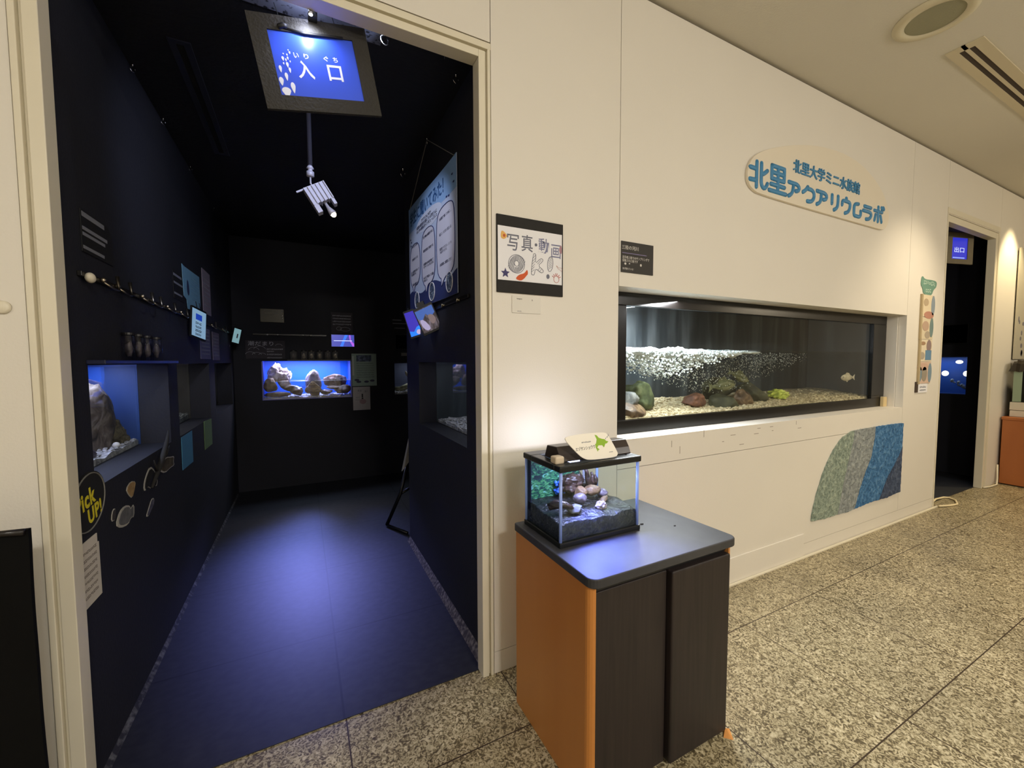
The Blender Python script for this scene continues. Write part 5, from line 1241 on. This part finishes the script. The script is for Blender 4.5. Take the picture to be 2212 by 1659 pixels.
t = sheet('paper_sheet', 'white sheet with a small drawing under the pale green poster', 'paper', (.574, YB-.001, .878), 0, rrect(-.089, .089, -.127, .127, .003), mat('grey_white_paper', (176, 172, 176), .8))
MB().box(.0, .014, -.0032, -.0025, .01, .05).prism(ell(.008, -.0, .01, .008, 12), -.0032, -.0025).build('bottle_drawing', INK, t)
MB().prism(ell(.012, -.035, .035, .028, 16), -.003, -.0025).build('tinted_drawing', mat('rose_wash', (158, 132, 138), .8), t)
lines([(-.06, -.02, .01, .012), (-.065, .0, -.015, .01), (-.04, .0, .085, .02), (.03, .06, .075, .02)], DIM, t, y=-.0034)
t = sheet('label_sheet', 'black label with grey lines above the dim right back tank', 'label', (1.02, YB-.001, 1.69), 0, rrect(-.11, .13, -.08, .08, .003), mat('black_label_dim', (10, 10, 13), .7))
MB().box(-.1, .0, -.0032, -.0025, .05, .06).box(-.1, .06, -.0032, -.0025, .012, .022).box(-.08, .04, -.0032, -.0025, -.038, -.03).build('print_bar', DIM, t)
mo = thing('monitor', 'switched off black monitor above the dim right back tank', 'monitor', (1.06, YB-.001, 1.5))
MB().box(-.12, .12, -.02, 0, -.085, .085).build('case', BLACK, mo, bevel=.002)
MB().box(-.112, .112, -.0206, -.02, -.077, .077).build('screen', mat('black_glass', (5, 5, 6), .1), mo)
t = sheet('label_sheet', 'tiny grey tag between the dark monitor and the right back tank', 'label', (1.04, YB-.001, 1.36), 0, rrect(-.03, .035, -.018, .018, .002), mat('grey_tag', (120, 118, 120), .7))

# ---- folding stand with a white board behind the right wall
ea = thing('display_stand', 'white board on black folding legs half hidden behind the right dark wall', 'stand', (.78, 1.72, .003))
EB = mat('black_leg', (12, 12, 13), .4)
L(MB().add([(.66, 1.68, .44), (.675, 1.67, .46), (1.1, 1.9, .9), (.77, 1.74, .85), (.66, 1.695, .44), (.675, 1.685, .46), (1.1, 1.915, .9), (.77, 1.755, .85)], [(0, 1, 2, 3), (7, 6, 5, 4), (0, 4, 5, 1), (1, 5, 6, 2), (2, 6, 7, 3), (3, 7, 4, 0)]), ea).build('board', mat('off_white_board', (168, 164, 154), .6), ea)
L(MB().tube([(.72, 1.72, .5), (.648, 1.7, .26), (.552, 1.75, .017)], .014, 8), ea).build('leg', EB, ea, smooth=True)
L(MB().tube([(.552, 1.75, .014), (.66, 1.53, .014)], .011, 8), ea).build('foot', EB, ea, smooth=True)
L(MB().tube([(.648, 1.7, .26), (.8, 1.78, .3), (.95, 1.9, .017)], .011, 8), ea).build('leg', EB, ea, smooth=True)

# ---- room behind the second doorway
xs = thing('hanging_sign', 'grey framed blue exit sign glowing inside the second doorway', 'sign', (5.625, .15, 2.335), rot=(0, 0, R(-14.5)))
fr = MB().box(-.17, .17, -.008, .008, .1, .145).box(-.17, .17, -.008, .008, -.145, -.1).box(-.17, -.1, -.008, .008, -.1, .1).box(.1, .17, -.008, .008, -.1, .1)
fr.build('frame', mat('grey_brown_board', (112, 104, 84), .8, var=.15, scale=14), xs)
MB().box(-.1, .1, -.002, .004, -.1, .1).build('panel', emit('exit_blue_panel', (44, 50, 200), .8), xs)
text('lettering', '出口', 0, -.012, .125, .05, emit('exit_white_letters', (200, 210, 255), 1.0), xs, y=-.002, bold=.01)
MB().box(-.08, .07, -.0032, -.002, -.092, -.082).build('wave_print', emit('exit_white_wave', (150, 170, 255), .9), xs)
MB().tube([(-.1, 0, .143), (-.1, 0, .148)], .002, 5).build('hanging_wire', BLACK, xs)

t6 = thing('wall_aquarium', 'blue tank with bright lamp spots inside the second doorway', 'aquarium', (6.481, .285, .89), RW)
# local x runs to -y: tank spans local x from -.565 to 0
MB().box(-.565, 0, 0, .006, 0, .415).build('glass_pane', GLASS, t6)
MB().box(-.565, 0, .25, .26, 0, .43).build('back_panel', mat('mid_blue_film', (40, 84, 170), .5), t6)
MB().box(-.575, -.565, 0, .26, 0, .43).build('end_panel', DULLBLUE, t6); MB().box(0, .01, 0, .26, 0, .43).build('end_panel', DULLBLUE, t6)
MB().box(-.575, .01, 0, .26, -.012, 0).build('bottom', DULLBLUE, t6); MB().box(-.575, .01, 0, .26, .43, .44).build('cover', BLACK, t6)
MB().ball((-.09, .1, .36), (.03, .012, .02), 3).ball((-.03, .1, .23), (.026, .012, .03), 3).ball((-.2, .1, .23), (.03, .012, .03), 3).build('lamp_spot', emit('white_round_lamps', (255, 244, 220), 2.5), t6, smooth=True)
light('exit_tank_lamp', 'AREA', (-.28, .12, .42), .8, (.6, .7, 1.0), .4, size_y=.06, parent=t6)
mb = MB(); rnd = random.Random(9)
for k in range(16): a = rnd.random(); mb.ball((-.16+.13*a, .12, .16-.08*a+rnd.uniform(-.02, .02)), rnd.uniform(.008, .02), 1, .4, 2, k)
tag(mb.build('coral_sprig', mat('pale_coral', (150, 166, 190), .7)), 'pale coral sprig in the blue tank inside the second doorway', 'coral')
c_ = bpy.data.objects['coral_sprig']; c_.location = (6.481, .285, .89); c_.rotation_euler = (0, 0, RW)
mo = thing('monitor', 'dark monitor above the blue tank inside the second doorway', 'monitor', (6.474, .42, 1.56), RW)
MB().box(-.14, .14, -.02, 0, -.11, .11).build('case', BLACK, mo, bevel=.002)
MB().box(-.13, .13, -.0206, -.02, -.1, .1).build('screen', mat('black_glass', (5, 5, 6), .1), mo)

# ================================================================ prints and small pieces belong to the part they sit on
OWN = {'sheet': ('print_bar', 'small_print', 'figure_print', 'heading', 'writing', 'rule', 'fish_print', 'lettering', 'rock_drawing', 'fish_drawing', 'dark_picture', 'glare_tape', 'bottle_drawing', 'tinted_drawing',
                 'caption', 'wave_print', 'sky_print', 'pale_cloud', 'speech_bubble', 'bubble_outline', 'oval_photo', 'photo_rim'),
       'screen': ('blue_block', 'small_print', 'grey_icon', 'bright_picture', 'coral_picture', 'blue_water', 'pale_fish', 'tan_fish', 'white_bar', 'blue_ray', 'pink_ray'),
       'panel': ('lettering', 'drop_print', 'wave_print', 'small_print'), 'card': ('lettering', 'small_print', 'map_print', 'island_print'), 'board': ('letter', 'lettering', 'pale_rim', 'dot_print'),
       'paper': ('lettering', 'dot', 'hatching', 'outline', 'starfish_drawing', 'fish_drawing', 'fish_mark', 'jellyfish_drawing', 'crab_drawing', 'crab_legs', 'ray_drawing'),
       'pale_border': ('picture',), 'lamp_cone': ('bulb',), 'lamp_head': ('bulb',), 'caption_panel': ('small_print',), 'side_panel': ('peeling_edge_strip',)}
for root in [o for o in COL.objects if o.parent is None and o.type == 'EMPTY']:
    kids = list(root.children); base = lambda o: o.name.split('.')[0]
    for owner, names in OWN.items():
        hosts = [k for k in kids if base(k) == owner]
        if not hosts or (owner == 'board' and any(base(k) == 'paper' for k in kids)) or (owner == 'panel' and base(root) == 'picture_strip'): continue
        host = hosts[-1]
        for k in kids:
            if base(k) in names and k.parent == root: k.parent = host
